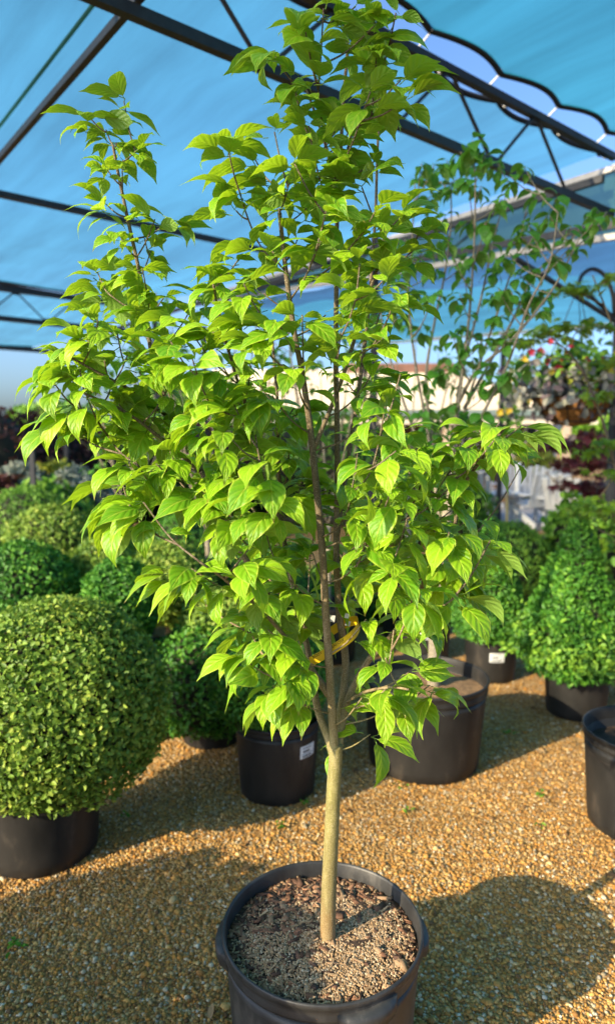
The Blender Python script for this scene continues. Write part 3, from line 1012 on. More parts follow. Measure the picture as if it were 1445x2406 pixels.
for k in range(70):
    r0, a0 = PR * 0.9 * math.sqrt(rs.rand()), rs.uniform(0, 6.283)
    x0, y0 = PX + r0 * math.cos(a0), PY + r0 * math.sin(a0)
    l, an = rs.uniform(0.008, 0.028), rs.uniform(0, 6.283)
    z0 = float(soil_z(np.array(x0), np.array(y0))) + 0.006
    mb.beam((x0, y0, z0), (x0 + l * math.cos(an), y0 + l * math.sin(an), z0 + rs.uniform(-0.002, 0.008)), rs.uniform(0.002, 0.005), 0.0016)
mb.build('bark_slivers', M['fibre'], main_soil, kind='stuff')

POTS = {}
q = at(100, 1900, 2.6)
POTS['ball'] = plant_pot(q.x, 2.6, 0.25, 0.42, 'wide black pot under the big round boxwood at left')
q = at(652, 1800, 3.07)
POTS['mid'] = plant_pot(q.x, 3.07, 0.205, 0.37, 'black pot with a white sticker behind the dogwood stem, under a shaded globe shrub')
pot_label(POTS['mid'][0], q.x, 3.07, 0.205, 0.37, R(-42), 0.25, 0.09, 0.06)
q = at(995, 1700, 3.36)
POTS['kousa'] = plant_pot(q.x, 3.36, 0.325, 0.46, 'largest black pot, orange mulch inside, holding the thick pale trunk', soil='mulch', soil_drop=0.07)
KX = q.x
q = at(1152, 1550, 4.6)
POTS['rear_right'] = plant_pot(q.x, 4.6, 0.19, 0.33, 'small black pot with a blue white sticker behind the largest pot')
pot_label(POTS['rear_right'][0], q.x, 4.6, 0.19, 0.33, R(-92), 0.19, 0.10, 0.065)
q = at(1000, 1500, 5.05)
POTS['rear_mid'] = plant_pot(q.x, 5.05, 0.2, 0.34, 'black stickered pot half hidden behind the thick pale trunk')
pot_label(POTS['rear_mid'][0], q.x, 5.05, 0.2, 0.34, R(-97), 0.22, 0.11, 0.075)
q = at(1352, 1640, 3.98)
POTS['cone'] = plant_pot(q.x, 3.98, 0.2, 0.35, 'black pot under the big conical shrub at right')
q = at(1512, 1850, 2.77)
POTS['edge'] = plant_pot(q.x, 2.77, 0.26, 0.43, 'black rimmed pot cut off by the right edge, soil only', soil_drop=0.09)

# ------------------------------------------------------------------ clipped shrubs
def shell_points(rs, n, rx, ry, rz, depth, cone=False, lump=0.05, zmin=-0.75):
    u = rs.normal(size=(n * 2, 3))
    u /= np.linalg.norm(u, axis=1)[:, None]
    u = u[u[:, 2] > zmin][:n]
    if cone:
        t = 1 - np.sqrt(rs.rand(len(u)))                 # height fraction, more leaves low down
        a = rs.uniform(0, 6.283, len(u))
        prof = np.clip((1 - t) ** 0.75, 0.03, 1) * np.clip(0.72 + t * 1.6, 0, 1)
        p = np.stack([np.cos(a) * prof, np.sin(a) * prof, t * 2 - 1], 1)
        nr = np.stack([np.cos(a), np.sin(a), np.full(len(a), 0.45)], 1)
        u = p
    else:
        nr = u.copy()
    lm = 1 + lump * (np.sin(u[:, 0] * 7 + 1) * np.sin(u[:, 1] * 6 + 2) + 0.6 * np.sin(u[:, 2] * 11 + u[:, 0] * 5)) + rs.normal(0, 0.012, len(u))
    f = lm * (1 - depth * rs.rand(len(u)) ** 1.6)
    if cone:
        P = u * np.array([rx, ry, rz])
        P[:, :2] *= f[:, None]
    else:
        P = u * f[:, None] * np.array([rx, ry, rz])
    nr = nr / np.array([rx, ry, rz])
    nr /= np.linalg.norm(nr, axis=1)[:, None]
    return P, nr


def shrub(name, label, cat, c, rx, rz, n, ll, lw, mat, seed, cone=False, group=None, ry=None, lump=0.05, stem_to=None, spread=0.7, zmin=-0.75):
    rs = np.random.RandomState(seed)
    ry = ry or rx
    root = empty(name, (c[0], c[1], 0))
    tag(root, label, cat, group)
    P, nr = shell_points(rs, n, rx, ry, rz, 0.16, cone, lump, zmin)
    P = P + np.array(c)
    V, F = leaf_bits(rs, P, nr, ll, lw, spread, up=np.array([0, 0, 0.5]))
    tint = np.clip(rs.beta(2, 2.2, len(P)) + 0.1 * np.sin(P[:, 0] * 19 + P[:, 2] * 13), 0, 1)
    put('foliage', mesh_np('foliage', V, F, False, {'tint': np.repeat(tint, 6)}), mat, root, 'stuff')
    # inner shade painted as a dark core that keeps the crown from being see-through
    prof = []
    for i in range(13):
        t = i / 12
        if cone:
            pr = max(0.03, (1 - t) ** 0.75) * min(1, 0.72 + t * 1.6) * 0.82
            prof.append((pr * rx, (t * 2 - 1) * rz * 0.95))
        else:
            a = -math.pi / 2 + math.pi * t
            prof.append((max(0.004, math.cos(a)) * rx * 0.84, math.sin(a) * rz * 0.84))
    MB().lathe(prof, c, 20).build('shade_core', M['core'], root, True)
    st = stem_to if stem_to is not None else 0.3
    MB().tube([(c[0], c[1], st), (c[0], c[1], max(st + 0.05, c[2] - rz * 0.6))], 0.02, 8).build('stem', M['bark_stem'], root, True)
    return root


def sh_px(px, py, y):
    p = at(px, py, y)
    return (p.x, p.y, p.z)


BG = 'clipped boxwood shrubs in pots'
shrub('boxwood_shrub', 'big round clipped boxwood filling the left edge, leaves yellow green', 'shrub', sh_px(140, 1652, 2.62), 0.43, 0.43, 25000, 0.024, 0.0145, M['box'], 1, group=BG, lump=0.014, stem_to=0.37)
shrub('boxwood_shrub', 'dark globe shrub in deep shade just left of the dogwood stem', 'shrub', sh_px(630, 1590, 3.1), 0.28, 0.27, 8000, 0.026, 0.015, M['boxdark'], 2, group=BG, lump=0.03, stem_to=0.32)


def potted_ball(px, top_py, y, rx, rz, label, seed, mat='box', n=6000, ll=0.03, pot_r=0.19, pot_h=0.33, pot_label_=None, group=BG):
    t = at(px, top_py, y)
    c = (t.x, y, t.z - rz)
    shrub('boxwood_shrub', label, 'shrub', c, rx, rz, n, ll, ll * 0.6, M[mat], seed, group=group, lump=0.04, stem_to=pot_h - 0.05)
    plant_pot(t.x, y, pot_r, min(pot_h, c[2] - rz * 0.55), pot_label_ or ('black pot under the ' + ' '.join(label.split()[:9])), seg=24)


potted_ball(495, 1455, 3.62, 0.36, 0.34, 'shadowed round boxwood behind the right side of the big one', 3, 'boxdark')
for bx, by, br, bz, lb, sd in ((-2.0, 1.02, 0.48, 0.56, 'round boxwood beside the photographer at left, out of the picture, shading the gravel', 31), (-1.07, 0.83, 0.34, 0.67, 'smaller round boxwood at left out of the picture, shading the front pot', 32)):
    shrub('boxwood_shrub', lb, 'shrub', (bx, by, bz), br, br, 4000, 0.045, 0.028, M['box'], sd, group=BG, stem_to=0.3)
    plant_pot(bx, by, 0.2, 0.36, 'black pot of the ' + ' '.join(lb.split()[:9]), seg=24)
potted_ball(50, 1272, 3.9, 0.32, 0.34, 'dark green boxwood dome directly above the big one at the left edge', 4, 'boxdark')
potted_ball(122, 1186, 5.0, 0.37, 0.37, 'bright sunny boxwood dome, tallest of the left cluster', 5, 'box', 8000)
potted_ball(240, 1262, 4.25, 0.23, 0.3, 'narrow yellow green boxwood between the sunny dome and the small globe', 6)
potted_ball(280, 1312, 3.6, 0.20, 0.26, 'small dark globe boxwood at the upper right shoulder of the big one', 7, 'boxdark')
potted_ball(300, 1243, 5.4, 0.30, 0.28, 'low green boxwood behind the flat topped sunlit one', 8, 'green')
potted_ball(392, 1272, 4.3, 0.30, 0.30, 'flat topped boxwood with a sunlit crown under the left branches', 9, 'box', 8000)
potted_ball(530, 1385, 3.75, 0.27, 0.28, 'bright yellow green boxwood under the low left dogwood leaves', 10, 'box', 7000)
potted_ball(60, 1142, 6.6, 0.45, 0.45, 'broad hazy boxwood at the far left behind the sunny dome', 11, 'green')
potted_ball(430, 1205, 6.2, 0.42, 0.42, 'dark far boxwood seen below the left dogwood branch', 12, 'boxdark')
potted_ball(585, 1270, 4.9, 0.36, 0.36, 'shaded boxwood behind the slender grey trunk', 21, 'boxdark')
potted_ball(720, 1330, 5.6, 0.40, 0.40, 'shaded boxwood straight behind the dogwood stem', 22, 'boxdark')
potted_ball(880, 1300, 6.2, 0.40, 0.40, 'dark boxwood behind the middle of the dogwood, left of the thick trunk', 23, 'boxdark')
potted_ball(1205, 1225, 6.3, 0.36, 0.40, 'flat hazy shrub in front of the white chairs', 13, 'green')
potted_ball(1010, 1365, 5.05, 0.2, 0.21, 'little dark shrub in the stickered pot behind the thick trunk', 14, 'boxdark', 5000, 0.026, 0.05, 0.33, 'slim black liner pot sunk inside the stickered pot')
shrub('conical_shrub', 'smaller dark conical holly in the pot with the blue white sticker', 'shrub', (at(1150, 1400, 4.6).x, 4.6, 0.72), 0.30, 0.42, 9000, 0.03, 0.017, M['boxdark'], 15, cone=True, group='conical shrubs in pots', stem_to=0.28)
CONE = shrub('conical_shrub', 'big conical shrub at right with sunlight painted in by paler leaves round its base', 'shrub', (at(1352, 1400, 3.98).x, 3.98, 0.74), 0.36, 0.47, 13000, 0.036, 0.017, M['boxdark'], 16, cone=True, group='conical shrubs in pots', stem_to=0.3, lump=0.13, spread=1.0)
# sunlight on the skirt of the big cone, put into paler leaves
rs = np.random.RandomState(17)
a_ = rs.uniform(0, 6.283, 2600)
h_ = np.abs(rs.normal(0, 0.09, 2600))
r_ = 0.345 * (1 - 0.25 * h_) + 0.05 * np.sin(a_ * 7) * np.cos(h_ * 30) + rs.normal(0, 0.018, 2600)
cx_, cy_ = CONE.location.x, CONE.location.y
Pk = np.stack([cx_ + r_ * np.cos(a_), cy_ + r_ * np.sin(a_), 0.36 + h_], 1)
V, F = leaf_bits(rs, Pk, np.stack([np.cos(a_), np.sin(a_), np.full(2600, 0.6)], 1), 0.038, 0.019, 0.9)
put('sunlit_skirt', mesh_np('sunlit_skirt', V, F, False, {'tint': np.repeat(rs.rand(2600), 6)}), M['green'], CONE, 'stuff')

# ------------------------------------------------------------------ dogwood leaves
TS = [0, 0.07, 0.2, 0.36, 0.53, 0.69, 0.83, 1.0]
HW = [0.02, 0.46, 0.86, 1.0, 0.90, 0.58, 0.19, 0.0]


def leaf_mesh(name, a0, bend, fold, wid, twist, wav, mat, petiole=0.16, curl=0.0):
    """ovate leaf of unit length with a long tip, folded on its midrib; x along, z up"""
    fine = np.linspace(0, 1, 61)
    ang = a0 - bend * fine ** 1.25 + curl * np.clip(fine - 0.8, 0, 1) * 5
    xs = np.concatenate([[0], np.cumsum(np.cos(ang[:-1]) / 60)])
    zs = np.concatenate([[0], np.cumsum(np.sin(ang[:-1]) / 60)])
    vs, uv = [], []
    pe = petiole
    for t, hw in zip(TS, HW):
        x, z, an = np.interp(t, fine, xs), np.interp(t, fine, zs), np.interp(t, fine, ang)
        for s in (-1, -0.5, 0, 0.5, 1):
            w = s * hw * wid
            lift = abs(w) * fold - (abs(s) ** 3) * hw * wid * 0.22
            lift += wav * math.sin(t * 9 + s * 2.0) * abs(s) ** 2 * hw
            tw = twist * t
            yy_ = w * math.cos(tw)
            lift += w * math.sin(tw)
            vs.append((pe + x - math.sin(an) * lift, yy_, z + math.cos(an) * lift))
            uv.append((t, s * 0.5 + 0.5))
    fs = []
    for i in range(len(TS) - 1):
        for j in range(4):
            a = i * 5 + j
            fs.append((a, a + 5, a + 6, a + 1))
    # petiole
    k = len(vs)
    pr = 0.009
    for x, z in ((0, -0.01), (pe + 0.01, 0.0)):
        for yy_, zz in ((-pr, 0), (pr, 0), (0, -2 * pr)):
            vs.append((x, yy_, z + zz))
            uv.append((0.0, 0.5))
    fs += [(k, k + 1, k + 4, k + 3), (k + 1, k + 2, k + 5, k + 4), (k + 2, k, k + 3, k + 5)]
    me = mesh_from(name, vs, fs, True, uv)
    me.materials.append(mat)
    return me


def np_mesh(me):
    V = np.empty(len(me.vertices) * 3, np.float32)
    me.vertices.foreach_get('co', V)
    F = np.array([p.vertices[:] for p in me.polygons], np.int32)
    UV = np.zeros((len(me.vertices), 2), np.float32)
    li = np.empty(len(me.loops), np.int32)
    me.loops.foreach_get('vertex_index', li)
    u = np.empty(len(me.loops) * 2, np.float32)
    me.uv_layers[0].data.foreach_get('uv', u)
    UV[li] = u.reshape(-1, 2)
    return V.reshape(-1, 3), F, UV


rl = np.random.RandomState(5)
DOG = [leaf_mesh('dogwood_leaf', R(a0), R(b), f, w, tw, wv, M['dogwood'], curl=cu) for a0, b, f, w, tw, wv, cu in (
    (22, 85, 0.36, 0.235, 0.10, 0.010, 0.0), (10, 70, 0.26, 0.25, -0.12, 0.014, 0.5), (28, 105, 0.42, 0.225, 0.2, 0.012, 0.0), (5, 55, 0.30, 0.26, 0.0, 0.018, 0.3),
    (18, 90, 0.22, 0.265, -0.2, 0.015, 0.4), (30, 115, 0.5, 0.21, 0.05, 0.010, 0.0), (2, 45, 0.34, 0.235, 0.15, 0.02, 0.2), (15, 70, 0.55, 0.20, -0.05, 0.012, 0.0),
    (25, 80, 0.28, 0.24, 0.3, 0.02, 0.6), (12, 95, 0.34, 0.25, -0.3, 0.012, 0.0))]
KOU = [leaf_mesh('kousa_leaf', R(a0), R(b), f, w, tw, wv, M['kousa'], 0.14) for a0, b, f, w, tw, wv in (
    (10, 75, 0.25, 0.27, 0.1, 0.012), (-10, 70, 0.3, 0.29, -0.1, 0.01), (20, 110, 0.35, 0.28, 0.15, 0.014), (-25, 60, 0.2, 0.30, 0.0, 0.01), (0, 90, 0.4, 0.26, -0.2, 0.012))]


def leaf_matrix(p, az, pitch, roll, size):
    return Matrix.Translation(p) @ Matrix.Rotation(az, 4, 'Z') @ Matrix.Rotation(-pitch, 4, 'Y') @ Matrix.Rotation(roll, 4, 'X') @ Matrix.Scale(size, 4)


# all leaves of the trees, to sort out later which show largest
def visible_first(leaves, meshes):
    """number of coarse picture cells each leaf shows in, by a small depth buffer"""
    cell = 7.0
    gw, gh = int(W_PX / cell) + 1, int(H_PX / cell) + 1
    zb = np.full(gw * gh, 1e9)
    ib = np.full(gw * gh, -1, np.int64)
    base = []
    for me in meshes:
        V, F, _ = np_mesh(me)
        q = F[:, :]
        pts = [V]
        for wts in ((.25, .25, .25, .25), (.5, .5, 0, 0), (0, .5, .5, 0), (.5, .1, .2, .2)):
            pts.append(np.einsum('fkc,k->fc', V[q], np.array(wts)))
        base.append(np.concatenate(pts))
    for i, (mi, mat4) in enumerate(leaves):
        A = np.array(mat4)
        P = base[mi] @ A[:3, :3].T + A[:3, 3]
        px, py, d = proj(P)
        ok = (d > 0.1) & (px >= 0) & (px < W_PX) & (py >= 0) & (py < H_PX)
        if not ok.any():
            continue
        idx = (px[ok] / cell).astype(int) + gw * (py[ok] / cell).astype(int)
        dd = d[ok]
        order = np.argsort(-dd)
        idx, dd = idx[order], dd[order]
        better = dd < zb[idx]
        zb[idx[better]] = dd[better]
        ib[idx[better]] = i
    return np.bincount(ib[ib >= 0], minlength=len(leaves))


def plant_leaves(root, leaves, meshes, mat, limit=296, rs=None):
    score = visible_first(leaves, meshes)
    order = np.argsort(-score, kind='stable')
    top = set(order[:limit].tolist())
    base = root.location
    VV, FF, UU, TT, k = [], [], [], [], 0
    nps = [np_mesh(m) for m in meshes]
    for i, (mi, m4) in enumerate(leaves):
        if i in top and score[i] > 0:
            o = bpy.data.objects.new('leaf', meshes[mi])
            link(o)
            o.parent = root
            o.matrix_local = Matrix.Translation(-base) @ m4
        else:
            V, F, UV = nps[mi]
            A = np.array(m4)
            VV.append(V @ A[:3, :3].T + A[:3, 3])
            FF.append(F + k)
            UU.append(UV)
            TT.append(np.full(len(V), rs.rand()))
            k += len(V)
    if VV:
        me = mesh_np('leaves', np.concatenate(VV), np.concatenate(FF), True, {'tint': np.concatenate(TT)}, np.concatenate(UU))
        put('leaves', me, mat, root, 'stuff')


class Tree:
    def __init__(self, base):
        self.base = Vector(base)
        self.stems = []           # (name, pts, radii, MB)
        self.pts, self.ids, self.rad = [], [], []

    def stem(self, name, pts, r0, r1, n=10, sub=6):
        P = smooth_path(pts, sub)
        rad = [r0 + (r1 - r0) * (i / (len(P) - 1)) ** 0.85 for i in range(len(P))]
        m = MB()
        m.tube(P, rad, n)
        self.stems.append([name, P, rad, m])
        for p in P:
            self.pts.append(tuple(p))
            self.ids.append(len(self.stems) - 1)

    def twig(self, c, r=0.0022, rise=0.35, reach=None):
        A = np.array(self.pts)
        d = A - np.array(c)
        hd = np.hypot(d[:, 0], d[:, 1])
        dist = np.linalg.norm(d, axis=1)
        cost = dist + np.where(d[:, 2] > -rise * hd - 0.01, 0.5 + np.abs(d[:, 2] + rise * hd), 0)
        cost = cost * np.random.RandomState(int(abs(c[0] * 9173 + c[2] * 3571)) % 65521).uniform(1.0, 1.7, len(cost))
        i = int(np.argmin(cost))
        a = Vector(A[i])
        c = Vector(c)
        midp = a.lerp(c, 0.5) + Vector((0, 0, -0.08 * (c - a).length))
        L = (c - a).length
        rr = min(0.005, r * (0.8 + L * 1.6))
        P = smooth_path([a, midp, c], 4)
        self.stems[self.ids[i]][3].tube(P, [rr + (r * 0.7 - rr) * k / (len(P) - 1) for k in range(len(P))], 6)
        for p in P[3:-1]:
            self.pts.append(tuple(p))
            self.ids.append(self.ids[i])
        self.last = P
        return a, (c - midp).normalized()

    def build(self, root, mat_of):
        for name, P, rad, m in self.stems:
            o = m.build(name, mat_of(name), root, True)


# ------------------------------------------------------------------ the main dogwood
def pts(*a):
    return [at(px, py, y) for px, py, y in a]


tree = Tree((0.05, 1.57, 0.40))
troot = empty('dogwood_tree', tree.base)
tag(troot, 'tall multi stemmed dogwood with bright yellow green leaves in the front pot', 'tree')
tree.stem('trunk', pts((766, 2236, 1.570), (768, 2220, 1.570), (770, 2195, 1.569), (773, 2080, 1.568), (778, 1980, 1.565), (784, 1850, 1.562), (788, 1790, 1.56), (789, 1750, 1.56)), 0.0215, 0.0160, 18)
tree.stem('branch', pts((787, 1775, 1.56), (783, 1720, 1.553), (777, 1620, 1.545), (766, 1450, 1.535), (757, 1290, 1.53), (742, 1130, 1.52), (728, 1000, 1.51), (712, 890, 1.505), (690, 770, 1.50), (672, 640, 1.495), (657, 500, 1.49)), 0.0120, 0.0045, 12)
tree.stem('branch', pts((784, 1775, 1.565), (768, 1725, 1.58), (745, 1660, 1.60), (726, 1540, 1.63), (694, 1400, 1.67), (668, 1270, 1.69), (655, 1100, 1.70), (652, 950, 1.72), (640, 800, 1.74)), 0.0115, 0.0035, 10)
tree.stem('branch', pts((792, 1775, 1.567), (800, 1680, 1.60), (812, 1560, 1.63), (797, 1440, 1.64), (790, 1300, 1.645), (793, 1150, 1.65), (792, 1000, 1.65), (789, 850, 1.65), (790, 700, 1.65), (791, 550, 1.65), (798, 400, 1.64), (806, 250, 1.63), (815, 130, 1.62), (822, 30, 1.61)), 0.0115, 0.0030, 10)
tree.stem('branch', pts((795, 1760, 1.57), (815, 1650, 1.60), (860, 1560, 1.60), (910, 1505, 1.58), (960, 1440, 1.56), (1005, 1350, 1.54), (1060, 1260, 1.52), (1085, 1150, 1.50), (1130, 1080, 1.48), (1185, 1005, 1.46)), 0.0095, 0.0030, 10)
tree.stem('branch', pts((779, 1640, 1.552), (700, 1530, 1.57), (640, 1420, 1.58), (600, 1350, 1.59), (540, 1250, 1.60), (490, 1140, 1.61), (430, 1020, 1.62), (370, 890, 1.63), (350, 790, 1.64), (330, 650, 1.64), (302, 520, 1.63), (277, 400, 1.62), (266, 340, 1.61)), 0.0100, 0.0030, 10)
tree.stem('branch', pts((792, 1260, 1.645), (815, 1100, 1.68), (838, 950, 1.71), (858, 800, 1.73), (872, 650, 1.74), (882, 500, 1.75), (886, 370, 1.75), (892, 250, 1.75)), 0.0065, 0.0028, 8)
tree.stem('branch', pts((792, 470, 1.645), (770, 360, 1.63), (745, 280, 1.61), (718, 205, 1.59)), 0.0045, 0.0025, 8)
tree.stem('branch', pts((797, 430, 1.642), (825, 320, 1.66), (845, 250, 1.67), (870, 180, 1.68)), 0.0040, 0.0024, 8)
tree.stem('branch', pts((420, 1000, 1.62), (330, 930, 1.55), (240, 880, 1.50), (150, 830, 1.47)), 0.0050, 0.0025, 8)
tree.stem('branch', pts((470, 1105, 1.61), (380, 1030, 1.52), (290, 965, 1.47), (200, 925, 1.44)), 0.0050, 0.0025, 8)
tree.stem('branch', pts((735, 1060, 1.515), (800, 900, 1.52), (850, 740, 1.53), (895, 600, 1.54), (905, 540, 1.55)), 0.0055, 0.0028, 8)
tree.stem('branch', pts((666, 1250, 1.69), (610, 1050, 1.62), (560, 900, 1.56), (520, 760, 1.52), (500, 660, 1.50)), 0.0050, 0.0025, 8)
tree.stem('branch', pts((700, 1530, 1.57), (620, 1440, 1.45), (540, 1370, 1.36), (470, 1320, 1.30)), 0.0050, 0.0025, 8)
tree.stem('branch', pts((814, 1650, 1.60), (860, 1625, 1.50), (920, 1615, 1.42), (960, 1620, 1.38)), 0.0045, 0.0025, 8)
LEAD_A = [(787, 1775), (783, 1720), (777, 1620), (766, 1450), (757, 1290), (742, 1130), (728, 1000), (718, 940)]

# whorls of leaves: picture position of the whorl, its size class
WH = '''
718 75 6 .115|640 120 5 .10|790 45 5 .10|880 60 6 .10|820 110 4 .09|885 120 6 .10|690 185 6 .10|745 185 4 .11|905 150 6 .10|870 215 6 .10|940 190 6 .105|700 245 5 .08|880 265 5 .085|800 280 4 .09|950 235 4 .09|725 295 4 .07|825 300 3 .08|835 15 5 .10|930 30 4 .09|760 20 4 .10
535 345 5 .10|645 310 2 .09|600 375 6 .105|690 380 6 .10|745 400 6 .10|800 340 5 .085|790 410 5 .12|640 430 6 .10|560 440 5 .105|555 495 3 .085|655 490 5 .10|720 490 6 .10|600 560 5 .10|560 610 5 .10|770 480 5 .10|850 440 3 .10|885 490 5 .10|885 375 6 .07|940 510 5 .105|900 545 6 .10|985 540 4 .10|700 560 5 .10|755 565 5 .10|840 560 5 .10|970 590 5 .105|845 620 5 .10|905 610 5 .10|640 590 4 .10|680 430 5 .10|760 350 5 .09
292 238 3 .09|215 280 4 .085|250 305 5 .08|275 335 5 .08|325 350 4 .085|252 398 4 .065|288 398 4 .05|250 480 5 .09|300 500 4 .07|365 515 2 .09|400 515 3 .09|285 560 4 .08|340 560 5 .085|355 590 4 .085|230 640 5 .105|290 640 5 .09|335 630 5 .09|355 690 5 .09|255 690 5 .095|385 700 5 .09|320 720 5 .09
190 755 6 .10|135 785 5 .10|245 780 6 .10|100 835 6 .10|205 835 6 .10|275 835 6 .105|70 870 5 .10|135 865 6 .10|310 875 5 .10|225 915 6 .105|115 945 6 .11|80 985 4 .11|190 990 5 .115|290 960 6 .10|325 1000 6 .10|365 950 6 .10|150 920 5 .10|160 800 5 .10|60 900 4 .10|250 950 5 .10
470 690 6 .10|520 645 6 .10|570 660 6 .10|620 690 6 .10|440 765 6 .11|500 780 6 .11|560 760 6 .11|605 800 6 .10|655 760 5 .10|450 835 6 .11|520 855 6 .11|590 860 6 .11|400 905 6 .10|480 935 6 .11|550 950 6 .115|640 930 6 .11|610 905 6 .10|690 860 4 .10|420 1005 6 .10|530 1015 6 .115|600 1020 6 .115|660 990 6 .11|690 960 5 .11|480 990 6 .11|560 900 6 .11|400 800 6 .10|370 860 5 .10|620 750 6 .10|540 700 6 .10
300 1085 6 .10|330 1130 6 .10|262 1140 6 .11|275 1190 6 .11|322 1180 6 .11|400 1060 6 .10|420 1130 6 .105|500 1090 6 .11|560 1110 6 .11|515 1160 6 .11|590 1180 6 .115|645 1170 6 .11|690 1120 5 .11|680 1060 5 .11|710 1190 5 .10|560 1060 6 .11|470 1150 6 .11|360 1090 6 .10|620 1090 6 .11|620 1230 5 .10|540 1220 5 .10
400 1335 6 .095|450 1335 6 .10|510 1345 6 .10|570 1325 6 .10|640 1310 5 .10|700 1285 5 .11|735 1300 3 .11|690 1370 5 .115|650 1425 6 .115|580 1465 3 .10|705 1435 4 .115|660 1500 6 .11|700 1540 5 .115|720 1470 4 .10|640 1610 5 .095|695 1640 5 .09|680 1580 5 .10|560 1540 4 .11|630 1480 5 .11|600 1390 4 .10|610 1530 4 .10
710 740 5 .10|765 740 5 .10|830 740 5 .10|900 795 4 .095|835 830 4 .08|785 850 4 .08|850 920 5 .10|905 955 5 .10|955 1000 5 .10|840 1065 5 .11|890 1075 4 .115|790 1140 3 .105|830 1130 4 .11|920 1150 5 .10|965 1175 4 .10|1010 1080 6 .10|1045 1040 6 .10|1095 1045 6 .10|1140 1000 6 .10|1200 1000 5 .11|1265 1000 5 .11|1190 1035 4 .08|1085 1120 5 .10|1050 1160 5 .10|1000 1220 5 .10|1065 1250 6 .10|1140 1270 6 .10|1110 1225 5 .10|860 1275 4 .115|915 1320 6 .11|965 1310 6 .11|1015 1295 6 .11|905 1370 5 .10|975 1385 5 .10|1040 1345 5 .115|1090 1400 4 .11|840 1330 5 .10|810 1325 4 .10|860 1455 5 .09|925 1480 5 .085|960 1580 4 .08|905 1545 4 .08|830 1600 3 .085|850 1640 3 .10|905 1620 4 .105|950 1640 6 .105|1010 1610 5 .105|870 1725 3 .095|800 1745 3 .095|940 880 4 .09|880 860 5 .10|930 1060 5 .10|870 990 5 .10|960 1110 5 .10|1160 1040 5 .10|880 1210 5 .10|950 1240 5 .10|820 1200 4 .10|1180 1270 4 .10|930 700 5 .10|900 660 5 .10|840 690 5 .10|760 640 5 .10|800 780 5 .10|820 1400 4 .09|1060 1320 5 .10|970 1450 4 .09
'''
rs = np.random.RandomState(23)
leaves = []
ax_x = 740


def stem_px(py):
    a = LEAD_A
    if py >= a[0][1]:
        return 782
    for (x0, y0), (x1, y1) in zip(a, a[1:]):
        if y1 <= py <= y0:
            return x0 + (x1 - x0) * (y0 - py) / (y0 - y1)
    return None


def covers_stem(m4, size):
    P = np.array([(m4 @ Vector((t, 0, 0)))[:] for t in (0.3, 0.7)])
    c = m4 @ Vector((0.7, 0, -0.1))
    px, py, d = proj(np.array(c))
    if 900 < py < 1780:
        sx = stem_px(py)
        if sx is not None and abs(px - sx) < 56 and c.y < 1.56:
            return True
    if 1690 < py < 2300 and abs(px - 780) < 40 and c.y < 1.6 and py > 1860:
        return True
    if 725 < px < 860 and 1440 < py < 1580 and c.y < 1.60:
        return True
    return False


def whorl(c, n, size, out_az, droop, rs, bias=0.5, meshes=DOG, avoid=True, axis_up=None):
    az0 = rs.uniform(0, 6.283)
    for k in range(n):
        for tr in range(6):
            if rs.rand() < bias:
                az = out_az + rs.normal(0, 0.9)
            else:
                az = az0 + k * math.pi + (k // 2) * (math.pi / 2) + rs.normal(0, 0.25)
            tier = k // 2
            pitch = R(18 - 11 * tier) + rs.normal(0, 0.18) - droop
            m4 = leaf_matrix(c + Vector((rs.normal(0, 0.006), rs.normal(0, 0.006), -0.010 * tier + rs.normal(0, 0.004))), az, pitch, rs.normal(0, 0.35), size * rs.choice([0.55, 0.7, 0.85, 0.95, 1.0, 1.06]))
            if not (avoid and covers_stem(m4, size)):
                leaves.append((rs.randint(len(meshes)), m4))
                break


